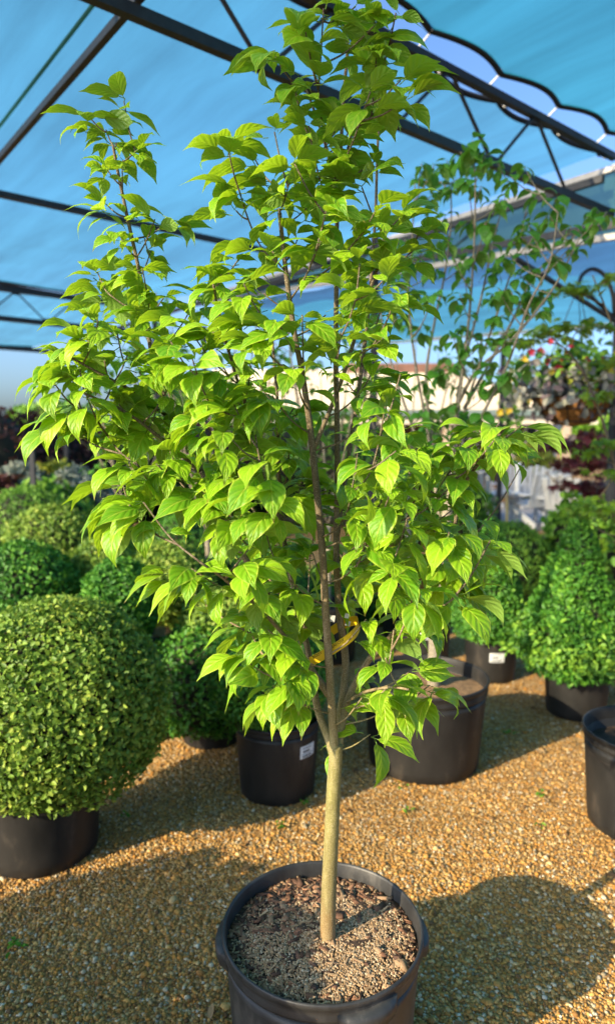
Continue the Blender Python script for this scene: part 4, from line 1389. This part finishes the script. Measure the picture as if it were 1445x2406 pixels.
TO_CAM = -math.pi / 2
ITEMS = [it for line in WH.strip().split('\n') for it in line.split('|')]
ITEMS.sort(key=lambda q: abs(float(q.split()[0]) - 740))
if True:
    for it in ITEMS:
        px, py, n, s = it.split()
        px, py, n, s = float(px), float(py), int(n) + 1, float(s)
        if px < 480 and py < 720:
            s *= 0.9
            n += 1
        if px < 400 and py > 700:
            px = 400 - (400 - px) * 0.80
        if px > 1000 and py > 900:
            px = 1000 + (px - 1000) * 0.84
        dx = (px - ax_x) * 1.6 / F_PX
        low = 650 < py < 1450
        depth = 0.31 if low else 0.2
        q = max(0.05, 1 - (dx / 0.72) ** 2)
        if px < 480 and py < 750:
            y = 1.63 + rs.normal(0, 0.05)
        else:
            y = 1.58 - depth * math.sqrt(q) * rs.uniform(0.1, 0.95)
        sx = stem_px(py)
        if sx is not None and abs(px - sx) < 70 and py > 950:
            y = rs.uniform(1.58, 1.72)
        if 720 < px < 860 and 1430 < py < 1600:
            y = rs.uniform(1.66, 1.75)
        s *= y / 1.6 * (1.18 if py > 1040 else 1.08 if py > 640 else 1.12)
        c = at(px, py, y)
        a, d = tree.twig(c)
        out_az = math.atan2(c.y - a.y, c.x - a.x)
        if (c - a).length > 0.13:                            # a smaller pair part way along the twig
            whorl(tree.last[int(len(tree.last) * 0.62)], 2, s * 0.85, out_az + 0.8, R(12), rs, 0.0)
        if (c - a).length > 0.2:
            whorl(tree.last[int(len(tree.last) * 0.35)], 2, s * 0.8, out_az - 0.6, R(12), rs, 0.0)
        # leaves turn out from the stem and towards the light
        vx, vy = math.cos(out_az) + 0.55 * math.cos(TO_CAM - 0.35), math.sin(out_az) + 0.55 * math.sin(TO_CAM - 0.35)
        droop = R(25) if py > 850 else R(8)
        whorl(c, n, s, math.atan2(vy, vx), droop, rs, 0.6 if py > 700 else 0.42)
        if low and rs.rand() < (0.48 if py > 900 else 0.28):                         # the far side of the crown
            c2 = at(px + rs.normal(0, 45), py + rs.normal(0, 45), rs.uniform(1.66, 2.0))
            tree.twig(c2)
            whorl(c2, n, s, rs.uniform(0, 6.283), R(10), rs, 0.2)
n_main = len(leaves)
tree.build(troot, lambda nm: M['bark_stem'])
plant_leaves(troot, leaves, DOG, M['dogwood'], 296, rs)

# ------------------------------------------------------------------ tags on the dogwood
tg = empty('plant_tag', at(800, 1510, 1.56))
tag(tg, 'yellow printed plastic strap tag looped round the dogwood stems', 'plant tag')
path = smooth_path(pts((728, 1556, 1.562), (770, 1533, 1.558), (802, 1513, 1.556), (826, 1495, 1.562), (839, 1480, 1.585), (843, 1466, 1.61), (834, 1458, 1.64), (800, 1470, 1.665), (770, 1490, 1.66)), 5)
vs, fs = [], []
hh = 0.0120
for p in path:
    vs += [p + Vector((0.002, 0, -hh)), p + Vector((-0.002, 0, hh)), p + Vector((-0.002, 0.0012, hh)), p + Vector((0.002, 0.0012, -hh))]
for i in range(len(path) - 1):
    for j in range(4):
        a, b = i * 4 + j, i * 4 + (j + 1) % 4
        fs.append((a, b, b + 4, a + 4))
fs += [(3, 2, 1, 0), tuple(len(path) * 4 - 4 + j for j in range(4))]
put('strap', mesh_from('strap', vs, fs, False), M['tagyellow'], tg)


def text_on(body, p0, p1, zoff, size, parent):
    cu = bpy.data.curves.new('lettering', 'FONT')
    cu.body = body
    cu.size = size
    cu.extrude = 0.0001
    cu.align_y = 'CENTER'
    cu.materials.append(M['ink'])
    tmp = bpy.data.objects.new('lettering_source', cu)
    link(tmp)
    bpy.context.view_layer.update()
    me = bpy.data.meshes.new_from_object(tmp.evaluated_get(bpy.context.evaluated_depsgraph_get()))
    bpy.data.objects.remove(tmp)
    o = bpy.data.objects.new('lettering', me)
    link(o)
    d = (p1 - p0).normalized()
    nrm = Vector((d.y, -d.x, 0)).normalized()
    upv = nrm.cross(d) * 1.0
    Rm = Matrix((d, upv, nrm)).transposed().to_4x4()
    o.parent = parent
    o.matrix_local = Matrix.Translation(-parent.location) @ Matrix.Translation(p0 + upv * zoff + nrm * 0.0016) @ Rm
    return o


a, b, c = path[5], path[10], path[14]
text_on('ROOT', path[1].lerp(path[2], 0.2), path[4], 0.007, 0.009, tg)
text_on('MEADOW', path[6], path[12], 0.006, 0.009, tg)
wt = MB()
for px, py, y, wd, ht in ((777, 1452, 1.60, 0.02, 0.016), (815, 1446, 1.60, 0.010, 0.011), (817, 1464, 1.60, 0.011, 0.012)):
    p = at(px, py, y)
    wt.beam(p + Vector((-wd / 2, 0, 0)), p + Vector((wd / 2, 0.002, -0.003)), 0.0012, ht)
tag(wt.build('price_tag', M['clip']), 'small white tags hanging beside the yellow strap', 'price tag')

# ------------------------------------------------------------------ kousa dogwood in the largest pot
leaves = []
kb = Vector((at(1020, 1570, 3.36).x, 3.36, 0.40))
kt = Tree(kb)
kroot = empty('dogwood_tree', kb)
tag(kroot, 'darker leaved dogwood with a thick pale trunk in the largest pot', 'tree')
kt.stem('trunk', [kb + Vector((0, 0, -0.02))] + pts((1019, 1570, 3.36), (1022, 1480, 3.36), (1027, 1400, 3.37), (1040, 1290, 3.39), (1052, 1180, 3.4)), 0.034, 0.026, 14)
for a in (((1040, 1290, 3.39), (1010, 1050, 3.4), (975, 850, 3.42), (960, 700, 3.43), (968, 560, 3.44), (975, 430, 3.44)),
          ((1050, 1200, 3.4), (1070, 1000, 3.38), (1098, 780, 3.36), (1112, 600, 3.35), (1116, 450, 3.35), (1112, 350, 3.35)),
          ((1056, 1130, 3.4), (1085, 990, 3.45), (1128, 850, 3.48), (1180, 700, 3.5), (1215, 590, 3.5), (1240, 470, 3.5)),
          ((1075, 950, 3.42), (1120, 870, 3.36), (1200, 800, 3.3), (1290, 690, 3.24), (1330, 620, 3.2), (1360, 560, 3.18)),
          ((1060, 1100, 3.4), (1080, 900, 3.5), (1130, 700, 3.55), (1160, 560, 3.6), (1195, 430, 3.6)),
          ((1060, 1120, 3.38), (1130, 980, 3.3), (1190, 860, 3.24), (1240, 720, 3.18), (1290, 620, 3.1), (1310, 500, 3.08)),
          ((1020, 1060, 3.4), (1000, 900, 3.5), (1020, 760, 3.55), (1045, 640, 3.55), (1060, 500, 3.55), (1050, 400, 3.55)),
          ((1005, 1100, 3.4), (950, 950, 3.45), (905, 800, 3.5), (890, 700, 3.5)),
          ((1090, 960, 3.45), (1200, 760, 3.6), (1260, 640, 3.65), (1390, 520, 3.7))):
    kt.stem('branch', pts(*a), 0.0095, 0.0026, 8)
KW = '''1110 338 7|1080 365 6|1140 372 6|1020 395 6|990 392 5|1050 385 6|1170 392 6|1230 400 5|1200 425 6|1100 425 6|1060 445 5|1130 445 6|1262 455 5|1180 475 5|1310 470 7|1240 535 6|1290 515 6|1262 565 6|1215 560 5|1395 495 6|1425 505 4|1375 545 5|1350 590 4|1050 570 5|1000 585 5|1150 575 5|960 615 6|1020 640 5|1090 625 5|1120 600 4|1190 605 5|1300 615 5|1222 655 6|1250 640 5|1090 660 4|960 690 6|1020 700 4|1170 685 6|1200 695 5|1285 700 5|940 745 6|990 775 5|1062 790 6|1090 815 6|1110 790 5|1190 805 5|1130 810 4|1270 735 5|900 885 5|985 905 4|1060 955 5|1085 975 6|1150 885 5|1165 905 5|1030 880 5|1120 920 5|880 765 5|925 655 5|1240 860 5|1200 880 5|1050 870 5|1000 960 5|1130 980 5|870 690 5|1340 540 4|1010 470 4|1155 700 4|950 570 4|900 600 5|1080 700 5|1160 640 5|1140 530 5'''
rs = np.random.RandomState(31)
for it in KW.split('|'):
    px, py, n = it.split()
    c = at(float(px), float(py) - 8, rs.uniform(3.1, 3.6))
    kt.twig(c, 0.0028, 0.6)
    whorl(c, int(n) + 2, 0.092 * rs.uniform(0.85, 1.1), rs.uniform(0, 6.28), R(20), rs, 0.1, KOU, False)
for k in range(46):
    q = Vector(kt.pts[rs.randint(20, len(kt.pts))])
    if q.z < 1.55:
        continue
    c = q + Vector((rs.normal(0, 0.10), rs.normal(0, 0.10), rs.uniform(0.02, 0.10)))
    kt.twig(c, 0.0024, 0.3)
    whorl(c, rs.randint(4, 8), 0.085 * rs.uniform(0.8, 1.15), rs.uniform(0, 6.28), R(18), rs, 0.1, KOU, False)
kt.build(kroot, lambda nm: M['bark_grey'])
plant_leaves(kroot, leaves, KOU, M['kousa'], 296, rs)


# ------------------------------------------------------------------ more dogwoods behind the crown
def back_tree(px, y, z0, top, spread, n, seed, label, pot=True, leafy=True, r0=0.026):
    global leaves
    rs = np.random.RandomState(seed)
    b = at(px, 1300, y)
    base = Vector((b.x, y, z0))
    t = Tree(base)
    root = empty('dogwood_tree', base)
    tag(root, label, 'tree', 'young dogwood trees behind the front one')
    fork = base + Vector((rs.normal(0, 0.02), 0, 0.65))
    t.stem('trunk', [base, base + Vector((0.005, 0, 0.3)), fork], r0, r0 * 0.75, 10)
    leaves = []
    tips = []
    for k in range(7):
        a = 6.283 * k / 7 + rs.normal(0, 0.3)
        hgt = top * rs.uniform(0.8, 1.0) - fork.z
        e = Vector((math.cos(a) * spread, math.sin(a) * spread, 0)) * rs.uniform(0.45, 1.0)
        P = [fork, fork + e * 0.45 + Vector((0, 0, hgt * 0.35)), fork + e * 0.8 + Vector((0, 0, hgt * 0.7)), fork + e + Vector((0, 0, hgt))]
        t.stem('branch', P, 0.011, 0.003, 7, 5)
        tips.append(P)
    for k in range(n):
        P = tips[rs.randint(len(tips))]
        f = rs.uniform(0.25, 1.02)
        q = smooth_path(P, 8)
        c = q[min(len(q) - 1, int(f * (len(q) - 1)))] + Vector((rs.normal(0, 0.12), rs.normal(0, 0.12), rs.uniform(0.0, 0.16)))
        t.twig(c, 0.003, 0.5)
        whorl(c, rs.randint(4, 7), 0.09 * rs.uniform(0.8, 1.15), rs.uniform(0, 6.28), R(14), rs, 0.1, KOU, False)
    t.build(root, lambda nm: M['bark_grey'])
    plant_leaves(root, leaves, KOU, M['kousa'], 120, rs)
    if pot:
        plant_pot(base.x, y, 0.24, z0 + 0.05, 'black pot behind the shrubs for the ' + ' '.join(label.split()[:8]), seg=24)


back_tree(490, 4.6, 0.38, 2.75, 0.62, 62, 41, 'shaded dogwood with a pale trunk behind the left centre of the crown')
back_tree(300, 5.6, 0.38, 2.65, 0.6, 56, 42, 'slender far dogwood behind the tall left shoot')
back_tree(770, 5.0, 0.38, 2.7, 0.6, 50, 43, 'shaded dogwood hidden behind the middle of the crown')
back_tree(960, 5.6, 0.38, 2.6, 0.5, 36, 44, 'thin stemmed dogwood left of the thick pale trunk')

# ------------------------------------------------------------------ maples at the right edge
def palmate(name, mat):
    vs, fs, uv = [], [], []
    for k, (an, ln) in enumerate(((-100, .45), (-62, .72), (-30, .92), (0, 1.0), (30, .92), (62, .72), (100, .45))):
        a = R(an)
        d = (math.cos(a), math.sin(a))
        s = (-d[1], d[0])
        b = len(vs)
        for t, w in ((0, 0.02), (0.45, 0.13), (0.8, 0.07), (1.0, 0.0)):
            z = -0.35 * (t * ln) ** 2
            for sg in (-1, 1):
                vs.append((d[0] * t * ln + s[0] * w * sg, d[1] * t * ln + s[1] * w * sg, z + abs(w) * 0.3))
                uv.append((t, 0.5 + 0.5 * sg))
        for i in range(3):
            fs.append((b + 2 * i, b + 2 * i + 2, b + 2 * i + 3, b + 2 * i + 1))
    me = mesh_from(name, vs, fs, True, uv)
    me.materials.append(mat)
    return me


MAP = [palmate('maple_leaf', M['maple'])]
M['maple_purple'] = leaf_mat('purple_maple_leaf', (0.05, 0.012, 0.014), (0.12, 0.025, 0.03), (0.12, 0.05, 0.05), (0.2, 0.06, 0.06), (0.25, 0.04, 0.04), veins=False)
MAPP = [palmate('purple_maple_leaf', M['maple_purple'])]


def maple(name, label, px, y, top, stems, pads, meshes, mat, seed, size, nper, group=None, wood='bark_stem'):
    global leaves
    rs = np.random.RandomState(seed)
    b = at(px, 1300, y)
    base = Vector((b.x, y, 0.0))
    t = Tree(base)
    root = empty(name, base)
    tag(root, label, 'tree', group)
    for a in stems:
        t.stem(a[0], [base + Vector(p) for p in a[1]], a[2], a[3], 8)
    leaves = []
    for (ppx, ppy, py_, wid) in pads:
        c0 = at(ppx, ppy, py_)
        t.twig(c0, 0.004, 0.3)
        for k in range(nper):
            c = c0 + Vector((rs.normal(0, wid), rs.normal(0, wid), rs.normal(0, wid * 0.22)))
            leaves.append((0, leaf_matrix(c, rs.uniform(0, 6.283), rs.normal(-0.25, 0.3), rs.normal(0, 0.4), size * rs.uniform(0.7, 1.2))))
    t.build(root, lambda nm: M[wood])
    plant_leaves(root, leaves, meshes, mat, 200, rs)
    return root


maple('maple_tree', 'light green Japanese maple reaching in layered tufts from the right edge', 1455, 4.2, 2.3,
      [('trunk', [(0.05, 0, 0), (0.06, 0, 0.8), (0.03, 0, 1.5)], 0.032, 0.02), ('branch', [(0.03, 0, 1.4), (0, 0, 1.9), (-0.10, 0, 2.3), (-0.25, 0, 2.65)], 0.012, 0.004),
       ('branch', [(0.05, 0, 1.1), (-0.12, 0, 1.7), (-0.3, 0, 2.1), (-0.5, 0, 2.3)], 0.012, 0.004), ('branch', [(0.06, 0, 0.8), (-0.05, -0.1, 1.1), (-0.2, -0.1, 1.3)], 0.01, 0.004)],
      [(1350, 675, 4.2, 0.07), (1375, 680, 4.2, 0.05), (1440, 650, 4.2, 0.05), (1360, 765, 4.2, 0.09), (1395, 765, 4.2, 0.07), (1310, 775, 4.2, 0.09), (1250, 785, 4.2, 0.09), (1215, 800, 4.2, 0.06), (1440, 850, 4.1, 0.06), (1430, 930, 4.1, 0.07),
       (1425, 1040, 4.1, 0.06), (1445, 1110, 4.0, 0.07), (1400, 1190, 4.0, 0.10), (1440, 1200, 4.0, 0.10), (1360, 1210, 4.1, 0.08), (1380, 1060, 4.3, 0.06), (1440, 1270, 4.0, 0.09)],
      MAP, M['maple'], 51, 0.055, 26)
maple('maple_tree', 'dark purple leaved maple below the flower basket at right', 1375, 7.6, 1.7,
      [('trunk', [(0, 0, 0), (0.03, 0, 0.6), (0, 0, 1.1)], 0.04, 0.025), ('branch', [(0, 0, 0.8), (-0.3, 0, 1.1), (-0.5, 0, 1.3)], 0.015, 0.005), ('branch', [(0, 0, 0.9), (0.2, 0, 1.3), (0.3, 0, 1.6)], 0.015, 0.005)],
      [(1300, 1045, 7.6, 0.14), (1345, 1040, 7.6, 0.16), (1390, 1050, 7.6, 0.16), (1355, 1085, 7.4, 0.14), (1380, 1100, 7.4, 0.18), (1420, 1080, 7.5, 0.16), (1350, 1140, 7.4, 0.16), (1400, 1150, 7.4, 0.16), (1410, 1020, 7.7, 0.14)],
      MAPP, M['maple_purple'], 52, 0.10, 46)

# ------------------------------------------------------------------ hanging basket
hbp = at(1345, 935, 5.75)
hb = empty('hanging_basket', hbp)
tag(hb, 'coco lined hanging basket crowded with red yellow and grey purple flowers', 'hanging basket')
MB().lathe([(0.01, -0.24), (0.14, -0.22), (0.27, -0.10), (0.33, 0.0), (0.31, 0.0), (0.02, -0.02)], hbp, 28).build('liner', M['coco'], hb, True)
wr = MB()
for z, rr in ((0.0, 0.335), (-0.10, 0.275), (-0.20, 0.165)):
    wr.tube([hbp + Vector((rr * math.cos(a), rr * math.sin(a), z)) for a in np.linspace(0, 6.2832, 25)], 0.006, 5)
for k in range(12):
    a = 6.2832 * k / 12
    wr.tube([hbp + Vector((rr * math.cos(a), rr * math.sin(a), z)) for z, rr in ((0.0, 0.337), (-0.10, 0.277), (-0.20, 0.167))], 0.005, 5)
wr.build('wire_frame', M['steel'], hb)
hook = at(1358, 672, 5.78)
for k in range(3):
    a = 6.2832 * k / 3 + 0.4
    MB().tube([hbp + Vector((0.33 * math.cos(a), 0.33 * math.sin(a), 0)), hook], 0.004, 5).build('hanger_wire', M['steel'], hb)
rs = np.random.RandomState(61)
for nm, mt, n, c, sp_, ll in (('coleus_foliage', 'coleus', 1000, (0, 0, 0.06), (0.32, 0.28, 0.13), 0.085), ('green_foliage', 'green', 700, (0.05, 0, 0.22), (0.28, 0.24, 0.14), 0.075), ('golden_foliage', 'yellow', 110, (0.06, -0.12, 0.12), (0.18, 0.14, 0.09), 0.06)):
    P = rs.normal(size=(n, 3)) * np.array(sp_) * 0.75 + np.array(c) + np.array(hbp)
    nr = (P - np.array(hbp)) + np.array([0, 0, 0.1])
    nr /= np.linalg.norm(nr, axis=1)[:, None]
    V, F = leaf_bits(rs, P, nr, ll, ll * 0.65, 0.6)
    put(nm, mesh_np(nm, V, F, False, {'tint': np.repeat(rs.rand(n), 6)}), M[mt], hb, 'stuff')


def flower(p, mat, r, parent, az):
    m = MB()
    for k in range(5):
        a = az + 6.2832 * k / 5
        d = Vector((math.cos(a), -0.45, math.sin(a))).normalized()
        s = d.cross(Vector((0, -1, 0))).normalized()
        m.add([p, p + d * r * 0.6 + s * r * 0.42, p + d * r, p + d * r * 0.6 - s * r * 0.42], [(0, 1, 2, 3)])
    m.build('flower', mat, parent)


for k in range(10):
    p = hbp + Vector((rs.normal(-0.06, 0.14), rs.normal(-0.12, 0.1), rs.uniform(0.24, 0.48)))
    if k > 5:
        p = hbp + Vector((rs.normal(-0.12, 0.10), rs.normal(-0.15, 0.05), rs.uniform(0.20, 0.30)))
    flower(p, M['red'], rs.uniform(0.03, 0.05), hb, rs.uniform(0, 6))
for k in range(6):
    p = hbp + Vector((rs.normal(0.08, 0.2), -0.22 + rs.normal(0, 0.05), rs.uniform(0.0, 0.36)))
    flower(p, M['yel'], rs.uniform(0.028, 0.045), hb, rs.uniform(0, 6))
# tall yellow-flowered plant beside the basket
yb = at(1195, 1200, 8.2)
yp = empty('flowering_plant', (yb.x, 8.2, 0))
tag(yp, 'pale yellow flowering climber with two red blooms left of the hanging basket', 'plant')
mb = MB()
P = [at(1195, 1200, 8.2), at(1192, 1050, 8.2), at(1200, 950, 8.2), at(1222, 850, 8.2)]
P[0].z = 0
mb.tube(smooth_path(P, 6), 0.012, 6)
mb.build('stem', M['bark_stem'], yp, True)
Pn = []
for k in range(140):
    t = rs.rand()
    q = at(1200 + 26 * t + rs.normal(0, 14), 1000 - 160 * t, 8.2 + rs.normal(0, 0.08))
    Pn.append(q[:])
Pn = np.array(Pn)
V, F = leaf_bits(rs, Pn, np.tile([0, -0.7, 0.7], (len(Pn), 1)), 0.09, 0.055, 0.6)
put('foliage', mesh_np('foliage', V, F, False, {'tint': np.repeat(rs.rand(len(Pn)), 6)}), M['green'], yp, 'stuff')
for k in range(26):
    t = rs.rand()
    q = at(1202 + 24 * t + rs.normal(0, 14), 990 - 150 * t, 8.05 + rs.normal(0, 0.04))
    flower(q, M['palewhite'] if k % 3 else M['yel'], 0.055, yp, rs.uniform(0, 6))
for px, py in ((1246, 828), (1268, 826)):
    flower(at(px, py, 8.1), M['red'], 0.06, yp, 0.3)

# ------------------------------------------------------------------ plants in the distance
def far_shrub(px, top_py, y, rx, mat, seed, label, n=2200, ll=0.09, name='shrub', group='shrubs in the background', zlow=0.0):
    t = at(px, top_py, y)
    rz = (t.z - zlow) / 2
    c = (t.x, y, zlow + rz)
    return shrub(name, label, 'shrub', c, rx, rz, n, ll, ll * 0.6, M[mat], seed, group=group, lump=0.12, stem_to=0.0, spread=0.9, zmin=-0.95)


far_shrub(-40, 935, 9.0, 0.9, 'purple', 71, 'purple leaved bush at the far left edge')
far_shrub(90, 965, 9.6, 0.8, 'purple', 72, 'dark reddish bush left of the slim grey posts')
far_shrub(190, 975, 10.2, 0.9, 'purple', 73, 'brown purple bush behind the lowest left dogwood leaves')
far_shrub(60, 1090, 8.2, 0.5, 'silver', 74, 'silvery grey low plant left of the front dark post')
far_shrub(140, 1085, 8.6, 0.45, 'yellow', 75, 'golden yellow plant between the dark posts at left')
far_shrub(185, 1100, 8.3, 0.45, 'silver', 76, 'silvery grey low plant right of the golden one')
far_shrub(110, 1130, 7.6, 0.55, 'green', 77, 'low deep green plant in front of the silvery ones')
far_shrub(15, 1120, 7.8, 0.4, 'purple', 78, 'small red leaved plant at the left edge')
far_shrub(240, 985, 11.5, 0.9, 'yellow', 79, 'yellow green bush seen through the left branches')
far_shrub(340, 980, 12.0, 1.3, 'green', 80, 'broad green bush far behind the tall left shoot')
far_shrub(480, 985, 12.5, 1.3, 'purple', 81, 'dark bush far behind the centre left leaves')
far_shrub(620, 975, 13.0, 1.4, 'green', 82, 'green bush far behind the front stem')
far_shrub(760, 985, 13.0, 1.2, 'green', 83, 'green bush left of the porch')
far_shrub(1000, 1030, 12.0, 0.8, 'yellow', 84, 'golden bush before the porch of the cream building')
far_shrub(940, 1100, 10.5, 0.7, 'green', 85, 'green bush in front of the golden one')
far_shrub(1075, 1120, 10.0, 0.5, 'green', 86, 'green bush left of the sideways white chair')
far_shrub(1400, 1170, 6.4, 0.5, 'green', 87, 'green bush behind the big conical shrub')
far_shrub(1262, 1045, 16.3, 0.5, 'yellow', 88, 'yellow green bush against the porch window')
for i, (px, y, lb) in enumerate(((78, 7.2, 'front one of the slim dark posts at far left'), (158, 8.9, 'rear slim post right of the golden plant'))):
    p = at(px, 1100, y)
    tag(MB().beam((p.x, y, 0), (p.x, y, 2.0 if i else 1.55), 0.05, 0.05, up=(0, 1, 0)).build('post', M['steel']), lb, 'post', 'slim posts among the far plants')


def far_tree(px, top_py, y, rx, mat, seed, label):
    t = at(px, top_py, y)
    root = empty('tree', (t.x, y, 0))
    tag(root, label, 'tree', 'trees on the horizon')
    rs = np.random.RandomState(seed)
    rz = t.z * 0.38
    P, nr = [], []
    for k in range(9):
        d = rs.normal(size=3)
        d /= np.linalg.norm(d)
        cc = np.array([t.x, y, t.z - rz]) + d * np.array([rx, rx, rz]) * 0.55
        p_, n_ = shell_points(rs, 420, rx * 0.55, rx * 0.55, rz * 0.5, 0.5, False, 0.1)
        P.append(p_ + cc)
        nr.append(n_)
    P, nr = np.concatenate(P), np.concatenate(nr)
    V, F = leaf_bits(rs, P, nr, 0.3, 0.2, 0.9)
    put('crown', mesh_np('crown', V, F, False, {'tint': np.repeat(rs.rand(len(P)), 6)}), M[mat], root)
    MB().tube([(t.x, y, 0), (t.x, y, t.z - rz)], [0.16, 0.08], 8).build('trunk', M['bark_grey'], root, True)


far_tree(1110, 858, 30, 1.6, 'yellow', 91, 'yellow green tree top showing above the cream roof')
far_tree(880, 870, 32, 1.8, 'green', 92, 'green tree left of the yellow one above the cream roof')
far_tree(120, 935, 26, 1.6, 'green', 93, 'pale green tree on the left horizon')
far_tree(420, 900, 30, 2.2, 'green', 94, 'green tree far behind the tall left shoot')
far_tree(620, 905, 28, 2.0, 'green', 95, 'green tree far behind the middle of the crown')
far_tree(1460, 960, 24, 2.0, 'green', 96, 'green tree at the right end of the cream building')
